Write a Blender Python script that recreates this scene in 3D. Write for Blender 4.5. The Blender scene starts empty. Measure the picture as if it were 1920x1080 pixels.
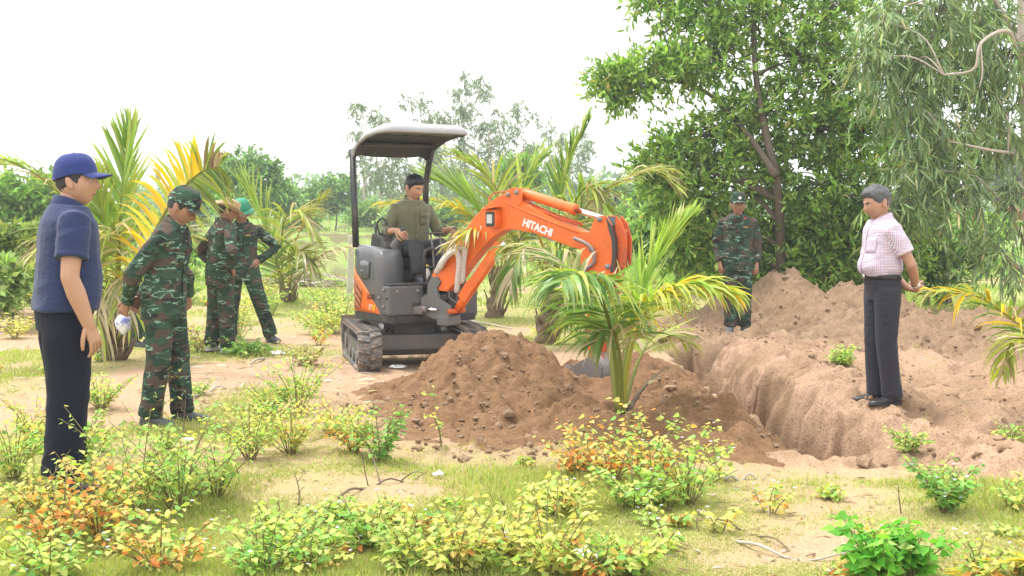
import bpy, bmesh, math, random
import numpy as np
from mathutils import Vector, Matrix, Euler, Quaternion
from math import radians, sin, cos, pi

scene = bpy.context.scene
COL = scene.collection
random.seed(7)
RNG = np.random.default_rng(7)

# ---------------------------------------------------------------- camera
F_PX, EYE, HORIZ = 2200.0, 1.5, 405.0        # focal length (photo pixels), eye height (m), horizon row
cam_d = bpy.data.cameras.new('camera')
cam = bpy.data.objects.new('camera', cam_d)
COL.objects.link(cam)
scene.camera = cam
cam_d.sensor_width = 36.0
cam_d.lens = F_PX / 1920 * 36.0
cam_d.shift_y = -(540 - HORIZ) / 1920
cam.location = (0, 0, EYE)
cam.rotation_euler = (radians(90), 0, 0)
cam_d.clip_start, cam_d.clip_end = 0.1, 3000
scene.render.resolution_x, scene.render.resolution_y = 1024, 576

# ---------------------------------------------------------------- overcast sky and soft sun
SUN_EL, SUN_AZ = radians(68), radians(302)   # azimuth clockwise from +Y
world = bpy.data.worlds.new('World'); scene.world = world; world.use_nodes = True
wn, wl = world.node_tree.nodes, world.node_tree.links
wn.clear()
sky = wn.new('ShaderNodeTexSky'); sky.sky_type = 'NISHITA'; sky.sun_disc = False
sky.sun_elevation = SUN_EL; sky.sun_rotation = SUN_AZ
sky.air_density = 1.0; sky.dust_density = 6.0; sky.ozone_density = 1.0
hs = wn.new('ShaderNodeHueSaturation'); hs.inputs['Saturation'].default_value = 0.12
hs.inputs['Value'].default_value = 1.0
mixw = wn.new('ShaderNodeMix'); mixw.data_type = 'RGBA'
mixw.inputs['Factor'].default_value = 0.75
mixw.inputs['B'].default_value = (10.5, 10.6, 10.7, 1)   # even cloud cover over the clear sky
bg = wn.new('ShaderNodeBackground'); bg.inputs['Strength'].default_value = 0.1
wo = wn.new('ShaderNodeOutputWorld')
wl.new(sky.outputs[0], hs.inputs['Color']); wl.new(hs.outputs[0], mixw.inputs['A'])
wl.new(mixw.outputs['Result'], bg.inputs['Color']); wl.new(bg.outputs[0], wo.inputs[0])

sun_d = bpy.data.lights.new('sun', 'SUN'); sun_d.energy = 1.5; sun_d.angle = radians(11)
sun_d.color = (1.0, 0.96, 0.9)
sun = bpy.data.objects.new('sun', sun_d); COL.objects.link(sun)
sdir = Vector((sin(SUN_AZ) * cos(SUN_EL), cos(SUN_AZ) * cos(SUN_EL), sin(SUN_EL)))
sun.rotation_euler = sdir.to_track_quat('Z', 'Y').to_euler()

vs = scene.view_settings
scene.display_settings.display_device = 'sRGB'
vs.view_transform = 'Standard'; vs.look = 'None'; vs.exposure = 1.3; vs.gamma = 1.0
vs.use_curve_mapping = False
scene.cycles.max_bounces = 4; scene.cycles.diffuse_bounces = 2; scene.cycles.transmission_bounces = 2
scene.cycles.use_denoising = True
scene.cycles.caustics_reflective = False; scene.cycles.caustics_refractive = False

# ---------------------------------------------------------------- helpers
def W(px, py, Y):
    """Place in the scene seen at photo pixel (px, py) at distance Y."""
    return Vector(((px - 960) / F_PX * Y, Y, EYE - (py - HORIZ) / F_PX * Y))

def tag(o, label=None, cat=None, group=None, kind=None):
    if label: o['label'] = label
    if cat: o['category'] = cat
    if group: o['group'] = group
    if kind: o['kind'] = kind
    return o

def empty(name, loc=(0, 0, 0), rz=0.0, parent=None):
    o = bpy.data.objects.new(name, None); COL.objects.link(o)
    o.location = loc; o.rotation_euler = (0, 0, rz); o.empty_display_size = 0.1
    if parent: o.parent = parent
    return o

def np_mesh(name, V, faces, col=None, smooth=True, attrs=None):
    """V (n,3); faces: list of int arrays (m,3)/(m,4)."""
    me = bpy.data.meshes.new(name)
    V = np.asarray(V, dtype=np.float32)
    if isinstance(faces, np.ndarray): faces = [faces]
    faces = [np.asarray(f, dtype=np.int32) for f in faces if len(f)]
    me.vertices.add(len(V)); me.vertices.foreach_set('co', V.ravel())
    loops = np.concatenate([f.ravel() for f in faces]).astype(np.int32)
    starts, s = [], 0
    for f in faces:
        starts.append(s + np.arange(len(f)) * f.shape[1]); s += f.size
    starts = np.concatenate(starts).astype(np.int32)
    me.loops.add(len(loops)); me.loops.foreach_set('vertex_index', loops)
    me.polygons.add(len(starts)); me.polygons.foreach_set('loop_start', starts)
    me.polygons.foreach_set('use_smooth', np.full(len(starts), smooth, dtype=bool))
    me.update(calc_edges=True); me.validate()
    if col is not None: set_col(me, col)
    for k, v in (attrs or {}).items():
        a = me.attributes.new(k, 'FLOAT', 'POINT'); a.data.foreach_set('value', np.asarray(v, np.float32))
    return me

def set_col(me, col):
    col = np.asarray(col, np.float32)
    if col.shape[1] == 3: col = np.hstack([col, np.ones((len(col), 1), np.float32)])
    a = me.color_attributes.new('Col', 'FLOAT_COLOR', 'POINT'); a.data.foreach_set('color', col.ravel())

def mobj(name, me, mat=None, parent=None, loc=None):
    o = bpy.data.objects.new(name, me); COL.objects.link(o)
    if mat is not None and not me.materials: me.materials.append(mat)
    if parent: o.parent = parent
    if loc is not None: o.location = loc
    return o

class Geo:
    """Collects vertices, faces and vertex colours; build() links them as one mesh object."""
    def __init__(s): s.V, s.F, s.C, s.n = [], [], [], 0
    def add(s, V, F, c=None):
        V = np.asarray(V, float).reshape(-1, 3)
        for f in (F if isinstance(F, list) else [F]):
            f = np.asarray(f, int)
            if len(f): s.F.append(f + s.n)
        s.V.append(V); s.n += len(V)
        if c is None: c = (1, 1, 1)
        c = np.asarray(c, float)
        s.C.append(np.tile(c, (len(V), 1)) if c.ndim == 1 else c)
        return s
    def mesh(s, name, smooth=True, M=None):
        V = np.concatenate(s.V)
        if M is not None:
            A = np.array(M); V = V @ A[:3, :3].T + A[:3, 3]
        return np_mesh(name, V, s.F, np.concatenate(s.C), smooth)
    def build(s, name, mat, parent=None, smooth=True, M=None):
        return mobj(name, s.mesh(name, smooth, M), mat, parent)

def frame_of(t, up=(0, 0, 1)):
    t = Vector(t).normalized(); u = Vector(up)
    if abs(t.dot(u)) > 0.97: u = Vector((0, 1, 0)) if abs(t.y) < .9 else Vector((1, 0, 0))
    a = u.cross(t).normalized(); b = t.cross(a).normalized()
    return a, b

def tube(path, radii, n=8, cap=True, flat=1.0, round_end=False):
    """tapered tube along a path -> V, [quads, tris]"""
    P = [Vector(p) for p in path]; k = len(P)
    if not hasattr(radii, '__len__'): radii = [radii] * k
    radii = list(radii)
    if round_end:
        d0 = (P[0] - P[1]).normalized(); d1 = (P[-1] - P[-2]).normalized()
        r0, r1 = radii[0], radii[-1]
        P = [P[0] + d0 * r0, P[0] + d0 * r0 * .8, P[0] + d0 * r0 * .4] + P + [P[-1] + d1 * r1 * .4, P[-1] + d1 * r1 * .8, P[-1] + d1 * r1]
        radii = [r0 * .08, r0 * .6, r0 * .92] + radii + [r1 * .92, r1 * .6, r1 * .08]
        k = len(P)
    V = []
    ang = np.linspace(0, 2 * pi, n, endpoint=False)
    a = None
    for i, p in enumerate(P):
        t = P[min(i + 1, k - 1)] - P[max(i - 1, 0)]
        if t.length < 1e-9: t = Vector((0, 0, 1))
        t.normalize()
        if a is None: a, b = frame_of(t)
        else:
            a = (a - t * a.dot(t)).normalized(); b = t.cross(a)
        r = radii[i]
        for q in ang: V.append(p + a * (r * cos(q)) + b * (r * flat * sin(q)))
    Q = []
    for i in range(k - 1):
        for j in range(n):
            j2 = (j + 1) % n
            Q.append((i * n + j, i * n + j2, (i + 1) * n + j2, (i + 1) * n + j))
    T = []
    if cap:
        V.append(P[0]); V.append(P[-1]); c0, c1 = k * n, k * n + 1
        for j in range(n):
            j2 = (j + 1) % n
            T.append((c0, j2, j)); T.append((c1, (k - 1) * n + j, (k - 1) * n + j2))
    return np.array([tuple(v) for v in V]), [np.array(Q), np.array(T).reshape(-1, 3)]

def box(cx, cy, cz, sx, sy, sz):
    V = np.array([(x, y, z) for z in (-1, 1) for y in (-1, 1) for x in (-1, 1)], float) * (sx / 2, sy / 2, sz / 2) + (cx, cy, cz)
    F = np.array([(0, 2, 3, 1), (4, 5, 7, 6), (0, 1, 5, 4), (2, 6, 7, 3), (0, 4, 6, 2), (1, 3, 7, 5)])
    return V, F

def bez(pts, n=12):
    """smooth curve through control points (Catmull-Rom)"""
    P = [Vector(p) for p in pts]
    if len(P) == 2: return [P[0].lerp(P[1], i / (n - 1)) for i in range(n)]
    Q = [P[0] * 2 - P[1]] + P + [P[-1] * 2 - P[-2]]
    out = []
    m = len(P) - 1
    for i in range(n):
        u = i / (n - 1) * m; k = min(int(u), m - 1); t = u - k
        a, b, c, d = Q[k], Q[k + 1], Q[k + 2], Q[k + 3]
        out.append(0.5 * ((2 * b) + (c - a) * t + (2 * a - 5 * b + 4 * c - d) * t * t + (3 * b - a - 3 * c + d) * t ** 3))
    return out

# numpy value noise
def _h(ix, iy, iz, seed):
    h = (ix.astype(np.int64) * 374761393 + iy.astype(np.int64) * 668265263 + iz.astype(np.int64) * 2147483647 + seed * 144665) & 0xffffffff
    h = ((h ^ (h >> 13)) * 1274126177) & 0xffffffff
    h = ((h ^ (h >> 16)) * 2246822519) & 0xffffffff
    return ((h ^ (h >> 15)) & 0xffffff) / float(0xffffff)
def noise3(x, y, z, seed=0):
    x, y, z = np.broadcast_arrays(np.asarray(x, float), np.asarray(y, float), np.asarray(z, float))
    ix, iy, iz = np.floor(x), np.floor(y), np.floor(z)
    fx, fy, fz = x - ix, y - iy, z - iz
    fx, fy, fz = [f * f * (3 - 2 * f) for f in (fx, fy, fz)]
    r = 0
    for dx in (0, 1):
        for dy in (0, 1):
            for dz in (0, 1):
                w = (fx if dx else 1 - fx) * (fy if dy else 1 - fy) * (fz if dz else 1 - fz)
                r = r + w * _h(ix + dx, iy + dy, iz + dz, seed)
    return r * 2 - 1
def noise2(x, y, seed=0):
    x, y = np.broadcast_arrays(np.asarray(x, float), np.asarray(y, float))
    ix, iy = np.floor(x), np.floor(y)
    fx, fy = x - ix, y - iy
    fx, fy = fx * fx * (3 - 2 * fx), fy * fy * (3 - 2 * fy)
    z = np.zeros_like(ix)
    return ((_h(ix, iy, z, seed) * (1 - fx) + _h(ix + 1, iy, z, seed) * fx) * (1 - fy)
            + (_h(ix, iy + 1, z, seed) * (1 - fx) + _h(ix + 1, iy + 1, z, seed) * fx) * fy) * 2 - 1
def fbm2(x, y, oct=4, seed=0, gain=.5):
    r, a, f = 0, 1.0, 1.0
    for i in range(oct):
        r = r + a * noise2(x * f + i * 17.3, y * f - i * 9.1, seed + i); a *= gain; f *= 2.03
    return r
def sstep(a, b, x):
    t = np.clip((np.asarray(x, float) - a) / (b - a), 0, 1); return t * t * (3 - 2 * t)

# ---------------------------------------------------------------- materials
class NT:
    def __init__(s, name):
        s.m = bpy.data.materials.new(name); s.m.use_nodes = True
        s.t = s.m.node_tree; s.t.nodes.clear()
        s.out = s.t.nodes.new('ShaderNodeOutputMaterial')
    def n(s, typ, inp=None, **kw):
        nd = s.t.nodes.new('ShaderNode' + typ)
        for k, v in kw.items(): setattr(nd, k, v)
        for k, v in (inp or {}).items():
            if isinstance(v, bpy.types.NodeSocket): s.t.links.new(v, nd.inputs[k])
            else: nd.inputs[k].default_value = v
        return nd
    def mix(s, f, a, b, blend='MIX'):
        nd = s.n('Mix', data_type='RGBA', blend_type=blend)
        for sock, v in (('Factor', f), ('A', a), ('B', b)):
            i = [x for x in nd.inputs if x.name == sock and x.enabled][0]
            if isinstance(v, bpy.types.NodeSocket): s.t.links.new(v, i)
            elif sock == 'Factor': i.default_value = v
            else: i.default_value = (*v[:3], 1)
        return [x for x in nd.outputs if x.enabled][0]
    def math(s, op, a, b=0.0, c=None):
        nd = s.n('Math', operation=op)
        for i, v in enumerate((a, b, c)):
            if v is None: continue
            if isinstance(v, bpy.types.NodeSocket): s.t.links.new(v, nd.inputs[i])
            else: nd.inputs[i].default_value = v
        return nd.outputs[0]
    def ramp(s, fac, stops, interp='LINEAR'):
        nd = s.n('ValToRGB', {'Fac': fac}); cr = nd.color_ramp; cr.interpolation = interp
        while len(cr.elements) < len(stops): cr.elements.new(0.5)
        for e, (p, c) in zip(cr.elements, stops):
            e.position = p; e.color = (*c[:3], 1) if hasattr(c, '__len__') else (c, c, c, 1)
        return nd.outputs[0]
    def coord(s, which='Object', scale=None):
        tc = s.n('TexCoord').outputs[which]
        if scale is None: return tc
        return s.n('Mapping', {'Vector': tc, 'Scale': scale}).outputs[0]
    def noise(s, vec, scale, detail=3, rough=.55, dist=0.0):
        return s.n('TexNoise', {'Vector': vec, 'Scale': scale, 'Detail': detail, 'Roughness': rough, 'Distortion': dist}).outputs['Fac']
    def bump(s, h, strength=.3, dist=.01, normal=None):
        nd = s.n('Bump', {'Height': h, 'Strength': strength, 'Distance': dist})
        if normal is not None: s.t.links.new(normal, nd.inputs['Normal'])
        return nd.outputs[0]
    def pbsdf(s, color, rough=.8, metal=0, normal=None, spec=.5, **kw):
        nd = s.n('BsdfPrincipled', {'Base Color': color if not isinstance(color, tuple) else (*color[:3], 1), 'Roughness': rough,
                                    'Metallic': metal, 'Specular IOR Level': spec})
        for k, v in kw.items(): nd.inputs[k].default_value = v
        if normal is not None: s.t.links.new(normal, nd.inputs['Normal'])
        return nd.outputs[0]
    def done(s, shader):
        s.t.links.new(shader, s.out.inputs['Surface']); return s.m

def simple(name, col, rough=.6, metal=0, vary=.15, scale=20, bump=0.0, spec=.5):
    """plain material with a little unevenness"""
    t = NT(name); v = t.coord()
    f = t.noise(v, scale, 4)
    c = t.mix(f, tuple(x * (1 - vary) for x in col), tuple(min(1, x * (1 + vary)) for x in col))
    nrm = t.bump(t.noise(v, scale * 4, 3), bump, .003) if bump else None
    return t.done(t.pbsdf(c, rough, metal, nrm, spec))

def leafy(name, trans=.35, rough=.5, gain=1.0, spec=.35):
    """leaf material: per-leaf colour from the mesh, light passing through"""
    t = NT(name)
    a = t.n('Attribute', attribute_name='Col').outputs['Color']
    c = a
    df = t.n('BsdfDiffuse', {'Color': c}).outputs[0]; gl = t.n('BsdfGlossy', {'Color': (.9, .95, 1, 1), 'Roughness': rough}).outputs[0]
    p = t.n('MixShader', {0: .12 * spec, 1: df, 2: gl}).outputs[0]
    tr = t.n('BsdfTranslucent', {'Color': t.mix(1.0, c, (1.1, 1.15, .6), 'MULTIPLY')}).outputs[0]
    mx = t.n('MixShader', {0: trans, 1: p, 2: tr}).outputs[0]
    return t.done(mx)

def barky(name, c1, c2, scale=(6, 6, 2), rough=.95):
    t = NT(name); v = t.coord('Object', scale)
    f = t.noise(v, 3, 6, .65)
    c = t.mix(f, c1, c2)
    return t.done(t.pbsdf(c, rough, normal=t.bump(f, .6, .02), spec=.2))
# ================================================================ terrain
TR_X0, TR_X1, TR_Y0, TR_Y1 = 1.70, 2.40, 7.75, 13.0       # the trench

def soil_mask(x, y):
    """1 where the digger has bared or dumped soil"""
    n = .35 * fbm2(x * .9, y * .9, 3, 5)
    a = sstep(1.35, 1.75, x + n * .5 - .25 * sstep(9, 13, y)) * sstep(7.0, 7.55, y + n * .6 - .0 * x) * (1 - sstep(16.5, 18.5, y + n))
    b = np.exp(-(((x - .25) / 1.75) ** 2 + ((y - 8.7) / 1.6) ** 2) ** 2)
    c = sstep(2.6, 3.0, x + n) * sstep(6.55, 7.0, y + n * .5 + .1 * (x - 3)) * (1 - sstep(16.5, 18.5, y))
    return np.clip(np.maximum.reduce([a, b, c]), 0, 1)

def ground_z(x, y, fine=True):
    x = np.asarray(x, float); y = np.asarray(y, float)
    z = .05 * fbm2(x * .35, y * .35, 3, 1) * sstep(3, 8, y)
    if fine: z = z + .012 * fbm2(x * 3.1, y * 3.1, 3, 2)
    m = soil_mask(x, y)
    if fine:
        r = 1 - np.abs(fbm2(x * 1.9, y * 1.9, 4, 11))
        z = z + m * (.075 * fbm2(x * 2.3, y * 2.3, 4, 3) + .06 * (r - .6) + .042 * fbm2(x * 8, y * 8, 3, 4)
                     + .016 * fbm2(x * 22, y * 22, 2, 41))
    # raised lip on the far side of the trench, hollow behind it
    z = z + .17 * np.exp(-((x - 2.85) / .40) ** 2) * sstep(8.9, 10.2, y) * (1 - sstep(12.6, 13.6, y))
    z = z + .04 * np.exp(-((x - 2.3) / .6) ** 2) * np.exp(-((y - 13.4) / .7) ** 2)
    z = z - .12 * np.exp(-(((x - 3.55) / .6) ** 2 + ((y - 10.3) / .8) ** 2))
    # trench
    wob = .12 * fbm2(x * 1.5 + 4, y * 1.5, 4, 8, .6)
    cen = .5 * (TR_X0 + TR_X1) + .05 * np.sin(y * .9)
    half = .5 * (TR_X1 - TR_X0) - .10 * sstep(12, 13.2, y)
    dx = half - np.abs(x - cen) + wob
    dy = np.minimum(y - TR_Y0, TR_Y1 - y) + wob * 1.5
    right = x > cen
    # the digger's teeth combed the right-hand wall with slanting grooves
    sl = y * 1.0 - (x - cen) * (1.0 + .5 * noise2(y * .8, 0 * y, 14))
    scr = (.09 * np.abs(noise2(sl * 9, x * .8, 9)) + .06 * np.abs(noise2(sl * 23, x * .8, 10)) - .05) * right * sstep(-.5, .2, noise2(y * 1.1, x * .5, 13))
    run = np.where(right, .43 + .14 * noise2(y * 1.2, 0 * y, 15), .11)
    d = np.minimum(dx + scr + .045 * fbm2(x * 7, y * 7, 4, 17, .6) * sstep(-.1, .12, dx), dy * .6 + .02)
    pr = np.clip((d + .02) / run, 0, 1); prof = np.where(right, pr ** 1.35, sstep(0, 1, pr))
    z = z - 1.25 * prof
    # pocket dug into the near end
    z = z - .28 * np.exp(-(((x - 2.1) / .28) ** 2 + ((y - 7.55) / .16) ** 2))
    # pond and far bank
    px = -5.2 + .6 * noise2(y * .15, 0 * y, 6)
    pd = np.minimum((4.2 + .8 * noise2(y * .21, 0 * y + 3, 7)) - np.abs(x - px), np.minimum(y - 31.5, 54.5 - y) * .6)
    z = z - .75 * sstep(-1.6, .9, pd + .4 * fbm2(x * .6, y * .6, 3, 21))
    far = sstep(55, 58.5, y + 1.2 * fbm2(x * .3, y * .3, 3, 22)) * .60 + sstep(63, 70, y + 2 * fbm2(x * .15, y * .15, 3, 23)) * .55
    z = z + far * (1 - .0 * x)
    z = z + sstep(18, 40, y) * .14 * fbm2(x * .5, y * .5, 3, 24)
    return z

def gz(x, y, fine=False):
    return float(ground_z(np.array([x]), np.array([y]), fine)[0])

def axis(segs):
    out = [segs[0][0]]
    for a, b, s in segs:
        k = max(1, int(round((b - a) / s))); out += list(np.linspace(a, b, k + 1)[1:])
    return out
def grow(a, b, s, g=1.12):
    out, x = [], a
    while x < b: s *= g; x += s; out.append(x)
    return out

xs = axis([(-7, -1.7, .07), (-1.7, 1.5, .045), (1.5, 3.4, .02), (3.4, 6, .04)]) + grow(6, 500, .07)
xs = sorted([-v for v in grow(7, 500, .08)] + xs)
ys = axis([(-3, 4.3, .5), (4.3, 6.6, .04), (6.6, 13.6, .026), (13.6, 18, .05)]) + grow(18, 900, .07, 1.06)
X, Y = np.meshgrid(np.array(xs), np.array(ys))
Z = ground_z(X, Y)
nx, ny = len(xs), len(ys)
idx = np.arange(nx * ny).reshape(ny, nx)
Fq = np.stack([idx[:-1, :-1], idx[:-1, 1:], idx[1:, 1:], idx[1:, :-1]], -1).reshape(-1, 4)
SM = soil_mask(X, Y)

def ground_material():
    t = NT('ground_soil_and_grass'); v = t.coord()
    soil = t.n('Attribute', attribute_name='soil').outputs['Fac']
    n1, n2, n3 = t.noise(v, .9, 5), t.noise(v, 7, 5, .6), t.noise(v, 60, 4, .6)
    dry = t.mix(n2, (.42, .28, .18), (.54, .395, .27))          # trodden sandy earth
    dry = t.mix(t.ramp(n3, [(.35, 0), (.7, 1)]), dry, (.30, .185, .11))
    loose = t.mix(n2, (.24, .152, .09), (.36, .245, .155))        # dug soil
    loose = t.mix(t.ramp(n1, [(.42, 0), (.62, 1)]), loose, (.42, .28, .19))
    loose = t.mix(t.ramp(n3, [(.47, 0), (.72, 1)]), loose, (.20, .115, .065))
    trench_shade = t.n('Attribute', attribute_name='trench_shade').outputs['Fac']      # trench shade painted into the soil colour, patchy, darker with depth
    loose = t.mix(t.math('MULTIPLY', trench_shade, t.ramp(n2, [(.3, .35), (.65, 1)])), loose, (.185, .11, .066))
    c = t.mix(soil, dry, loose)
    # low green cover between the bare patches
    yy = t.n('SeparateXYZ', {0: v}).outputs['Y']
    grn = t.mix(n2, (.24, .28, .07), (.36, .35, .12))
    farg = t.mix(t.noise(v, .25, 5), (.15, .30, .04), (.26, .42, .07))
    grn = t.mix(t.ramp(t.math('MULTIPLY', yy, .01), [(.18, 0), (.38, 1)]), grn, farg)
    g = t.n('Attribute', attribute_name='green').outputs['Fac']
    gf = t.math('MULTIPLY', g, t.ramp(t.math('ADD', n2, t.math('MULTIPLY', n3, .4)), [(.45, .25), (.75, 1)]))
    gf = t.math('MULTIPLY', gf, t.math('SUBTRACT', 1.0, soil))
    c = t.mix(gf, c, grn)
    # cut clay showing on the pond banks
    clay = t.n('Attribute', attribute_name='clay').outputs['Fac']
    c = t.mix(t.math('MULTIPLY', clay, t.ramp(t.noise(v, 1.1, 5), [(.46, 0), (.56, 1)])), c, (.15, .12, .065))
    b = t.bump(n3, .55, .02, t.bump(n2, .5, .05))
    return t.done(t.pbsdf(c, .95, normal=b, spec=.15))
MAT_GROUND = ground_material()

def green_mask(x, y):
    n = fbm2(x * .55 + 3, y * .55, 4, 31)
    path = np.exp(-((y - 10.6 - .25 * (x + 3)) / 1.0) ** 2) * sstep(-4.6, -3.2, x) * (1 - sstep(.5, 2, x))
    bare2 = np.exp(-(((x + .5) / .8) ** 2 + ((y - 6.3) / .45) ** 2)) + .45 * np.exp(-(((x - 1.6) / .8) ** 2 + ((y - 6.2) / .3) ** 2)) \
        + .6 * np.exp(-(((x - 1.0) / .9) ** 2 + ((y - 5.2) / .25) ** 2)) + np.exp(-(((x - .8) / 2.4) ** 2 + ((y - 15.5) / .9) ** 2))
    g = .66 + .95 * n - 1.1 * path - .9 * bare2 + .5 * sstep(16, 24, y)
    return np.clip(g, 0, 1)
GM = green_mask(X, Y)
CL = (sstep(53.5, 56, Y) * (1 - sstep(66, 72, Y)) * .9 + sstep(29, 31, Y) * (1 - sstep(33, 36, Y)) * .4) * (np.abs(X + 5) < 40)
ground = mobj('ground', np_mesh('ground', np.stack([X, Y, Z], -1).reshape(-1, 3), Fq, attrs={'trench_shade': (sstep(.15, .5, -Z) * SM * (Y < 14)).ravel(), 'soil': SM.ravel(), 'green': GM.ravel(), 'clay': CL.ravel()}), MAT_GROUND)  # first mask paints in the trench's shade, growing with depth below ground
tag(ground, 'sandy ground patched with weeds, dug open on the right', kind='structure')

# ---------------------------------------------------------------- pond water
def pond_water():
    t = NT('pond_water'); v = t.coord('Object', (1, .35, 1))
    b = t.bump(t.noise(v, 3, 3), .05, .02)
    c = t.mix(t.noise(v, .5, 2), (.16, .15, .07), (.20, .19, .10))
    return t.done(t.pbsdf(c, .03, normal=b, spec=.5))
o = mobj('pond', np_mesh('pond', [(-22, 27, -.42), (8, 27, -.42), (8, 58, -.42), (-22, 58, -.42)], np.array([(0, 1, 2, 3)])), pond_water())
tag(o, 'still murky pond between the grassy banks', kind='structure')

# ---------------------------------------------------------------- heaps of dug earth
def soil_material(name, a, b, dark):
    t = NT(name); v = t.coord()
    n1, n2, n3 = t.noise(v, 1.3, 5), t.noise(v, 9, 5, .62), t.noise(v, 70, 4, .6)
    c = t.mix(n1, a, b)
    c = t.mix(t.ramp(n2, [(.35, 0), (.75, .8)]), c, tuple(x * .75 for x in a))
    c = t.mix(t.ramp(n3, [(.5, 0), (.78, 1)]), c, dark)
    nb = t.bump(n3, .6, .02, t.bump(n2, .6, .06))
    return t.done(t.pbsdf(c, .95, normal=nb, spec=.12))
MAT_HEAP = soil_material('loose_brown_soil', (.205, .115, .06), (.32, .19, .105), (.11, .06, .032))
MAT_BANK = soil_material('pale_dry_soil', (.255, .165, .10), (.395, .275, .185), (.14, .088, .052))

def heap(name, x0, x1, y0, y1, st, hf, mat, label):
    hx = np.arange(x0, x1, st); hy = np.arange(y0, y1, st)
    A, B = np.meshgrid(hx, hy)
    h = hf(A, B)
    zz = ground_z(A, B, False) + h
    keep = h > -.10
    id_ = np.arange(A.size).reshape(A.shape)
    q = np.stack([id_[:-1, :-1], id_[:-1, 1:], id_[1:, 1:], id_[1:, :-1]], -1).reshape(-1, 4)
    q = q[keep.ravel()[q].all(1)]
    used = np.unique(q); remap = -np.ones(A.size, int); remap[used] = np.arange(len(used))
    V = np.stack([A, B, zz], -1).reshape(-1, 3)[used]
    o = mobj(name, np_mesh(name, V, remap[q]), mat)
    tag(o, label, 'dirt pile', 'heaps of dug earth')
    return o

def clods(x, y, a):
    r = np.abs(fbm2(x * 3.3, y * 3.3, 4, 51))
    return a * (.9 * fbm2(x * 2.2, y * 2.2, 4, 52) - .7 * r + .35 * fbm2(x * 11, y * 11, 3, 53) + .2 * fbm2(x * 27, y * 27, 2, 54) + .2)

def front_heap_h(x, y):
    g = lambda cx, cy, sx, sy, a: a * np.exp(-(((x - cx) / sx) ** 2 + ((y - cy) / sy) ** 2) ** .9)
    h = g(-.46, 9.95, .52, .75, .35) + g(.16, 10.0, .56, .7, .34) + g(-.9, 9.6, .5, .6, .10) + g(.0, 8.75, .9, .75, .22) + g(1.15, 8.3, .6, .8, .20) \
        + g(1.45, 7.7, .45, .75, .12) + g(.75, 8.0, .5, .5, .10) + g(1.3, 9.6, .4, .8, .14) + g(1.25, 10.6, .45, .8, .26) + g(1.25, 11.9, .5, .7, .20) + g(.55, 11.5, .4, .5, .10) - g(.68, 9.5, .34, .8, .15)
    h = h - .08
    h = h * (1 - sstep(1.55, 1.85, x + .05 * noise2(x * 2, y * 2, 3)) * sstep(7.6, 8.0, y))
    h = np.where((x > 1.55) & (y > 7.7), h - .1 * sstep(1.6, 1.8, x), h)
    return h + clods(x, y, .105) * sstep(-.1, .15, h)
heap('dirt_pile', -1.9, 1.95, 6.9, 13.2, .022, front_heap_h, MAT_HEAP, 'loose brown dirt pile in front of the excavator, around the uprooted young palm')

def back_heap_h(x, y):
    rx = np.array([1.6, 2.4, 3.0, 3.6, 4.2, 4.8, 5.3, 6.2, 7.5]); ry = np.array([16.4, 16.4, 16.3, 16.0, 15.3, 14.3, 13.4, 12.8, 12.5])
    rh = np.array([-.05, .12, .58, .82, .72, .62, .56, .50, .40])
    yc = np.interp(x, rx, ry); hh = np.interp(x, rx, rh) * (1 + .18 * noise2(x * 1.7, 0 * y, 61))
    front = np.interp(x, rx, [1.2, 1.3, 2.2, 3.2, 3.6, 3.2, 2.6, 2.3, 2.0])
    d = y - yc
    h = np.where(d < 0, hh * (1 - sstep(0, 1, -d / front)) ** 1.15, hh * np.exp(-(d / .75) ** 2))
    h = h + .18 * np.exp(-(((x - 3.0) / .55) ** 2 + ((y - 13.9) / .5) ** 2)) * (x > 0)
    gul = .10 * np.abs(noise2(x * 3.2 + .5 * noise2(x, y, 5), y * .7, 62)) * sstep(.1, .4, h)
    return h - .05 + (clods(x, y, .125) - gul) * sstep(-.06, .2, h)
heap('dirt_pile', 1.4, 7.6, 9.4, 18.2, .034, back_heap_h, MAT_BANK, 'long high bank of pale dug earth in front of the acacia trees')

def heap_za(x, y):
    x = np.asarray(x, float); y = np.asarray(y, float)
    z = ground_z(x, y, True); zs = ground_z(x, y, False)
    f, k = np.full(x.shape, -1.0), np.full(x.shape, -1.0)
    m = (x > -1.9) & (x < 1.95) & (y > 6.9) & (y < 13.2)
    if m.any(): f[m] = front_heap_h(x[m], y[m])
    m = (x > 1.4) & (x < 7.6) & (y > 9.4) & (y < 18.2)
    if m.any(): k[m] = back_heap_h(x[m], y[m])
    return np.maximum(z, zs + np.maximum(f, k))
def heap_z(x, y): return float(heap_za([x], [y])[0])

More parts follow.
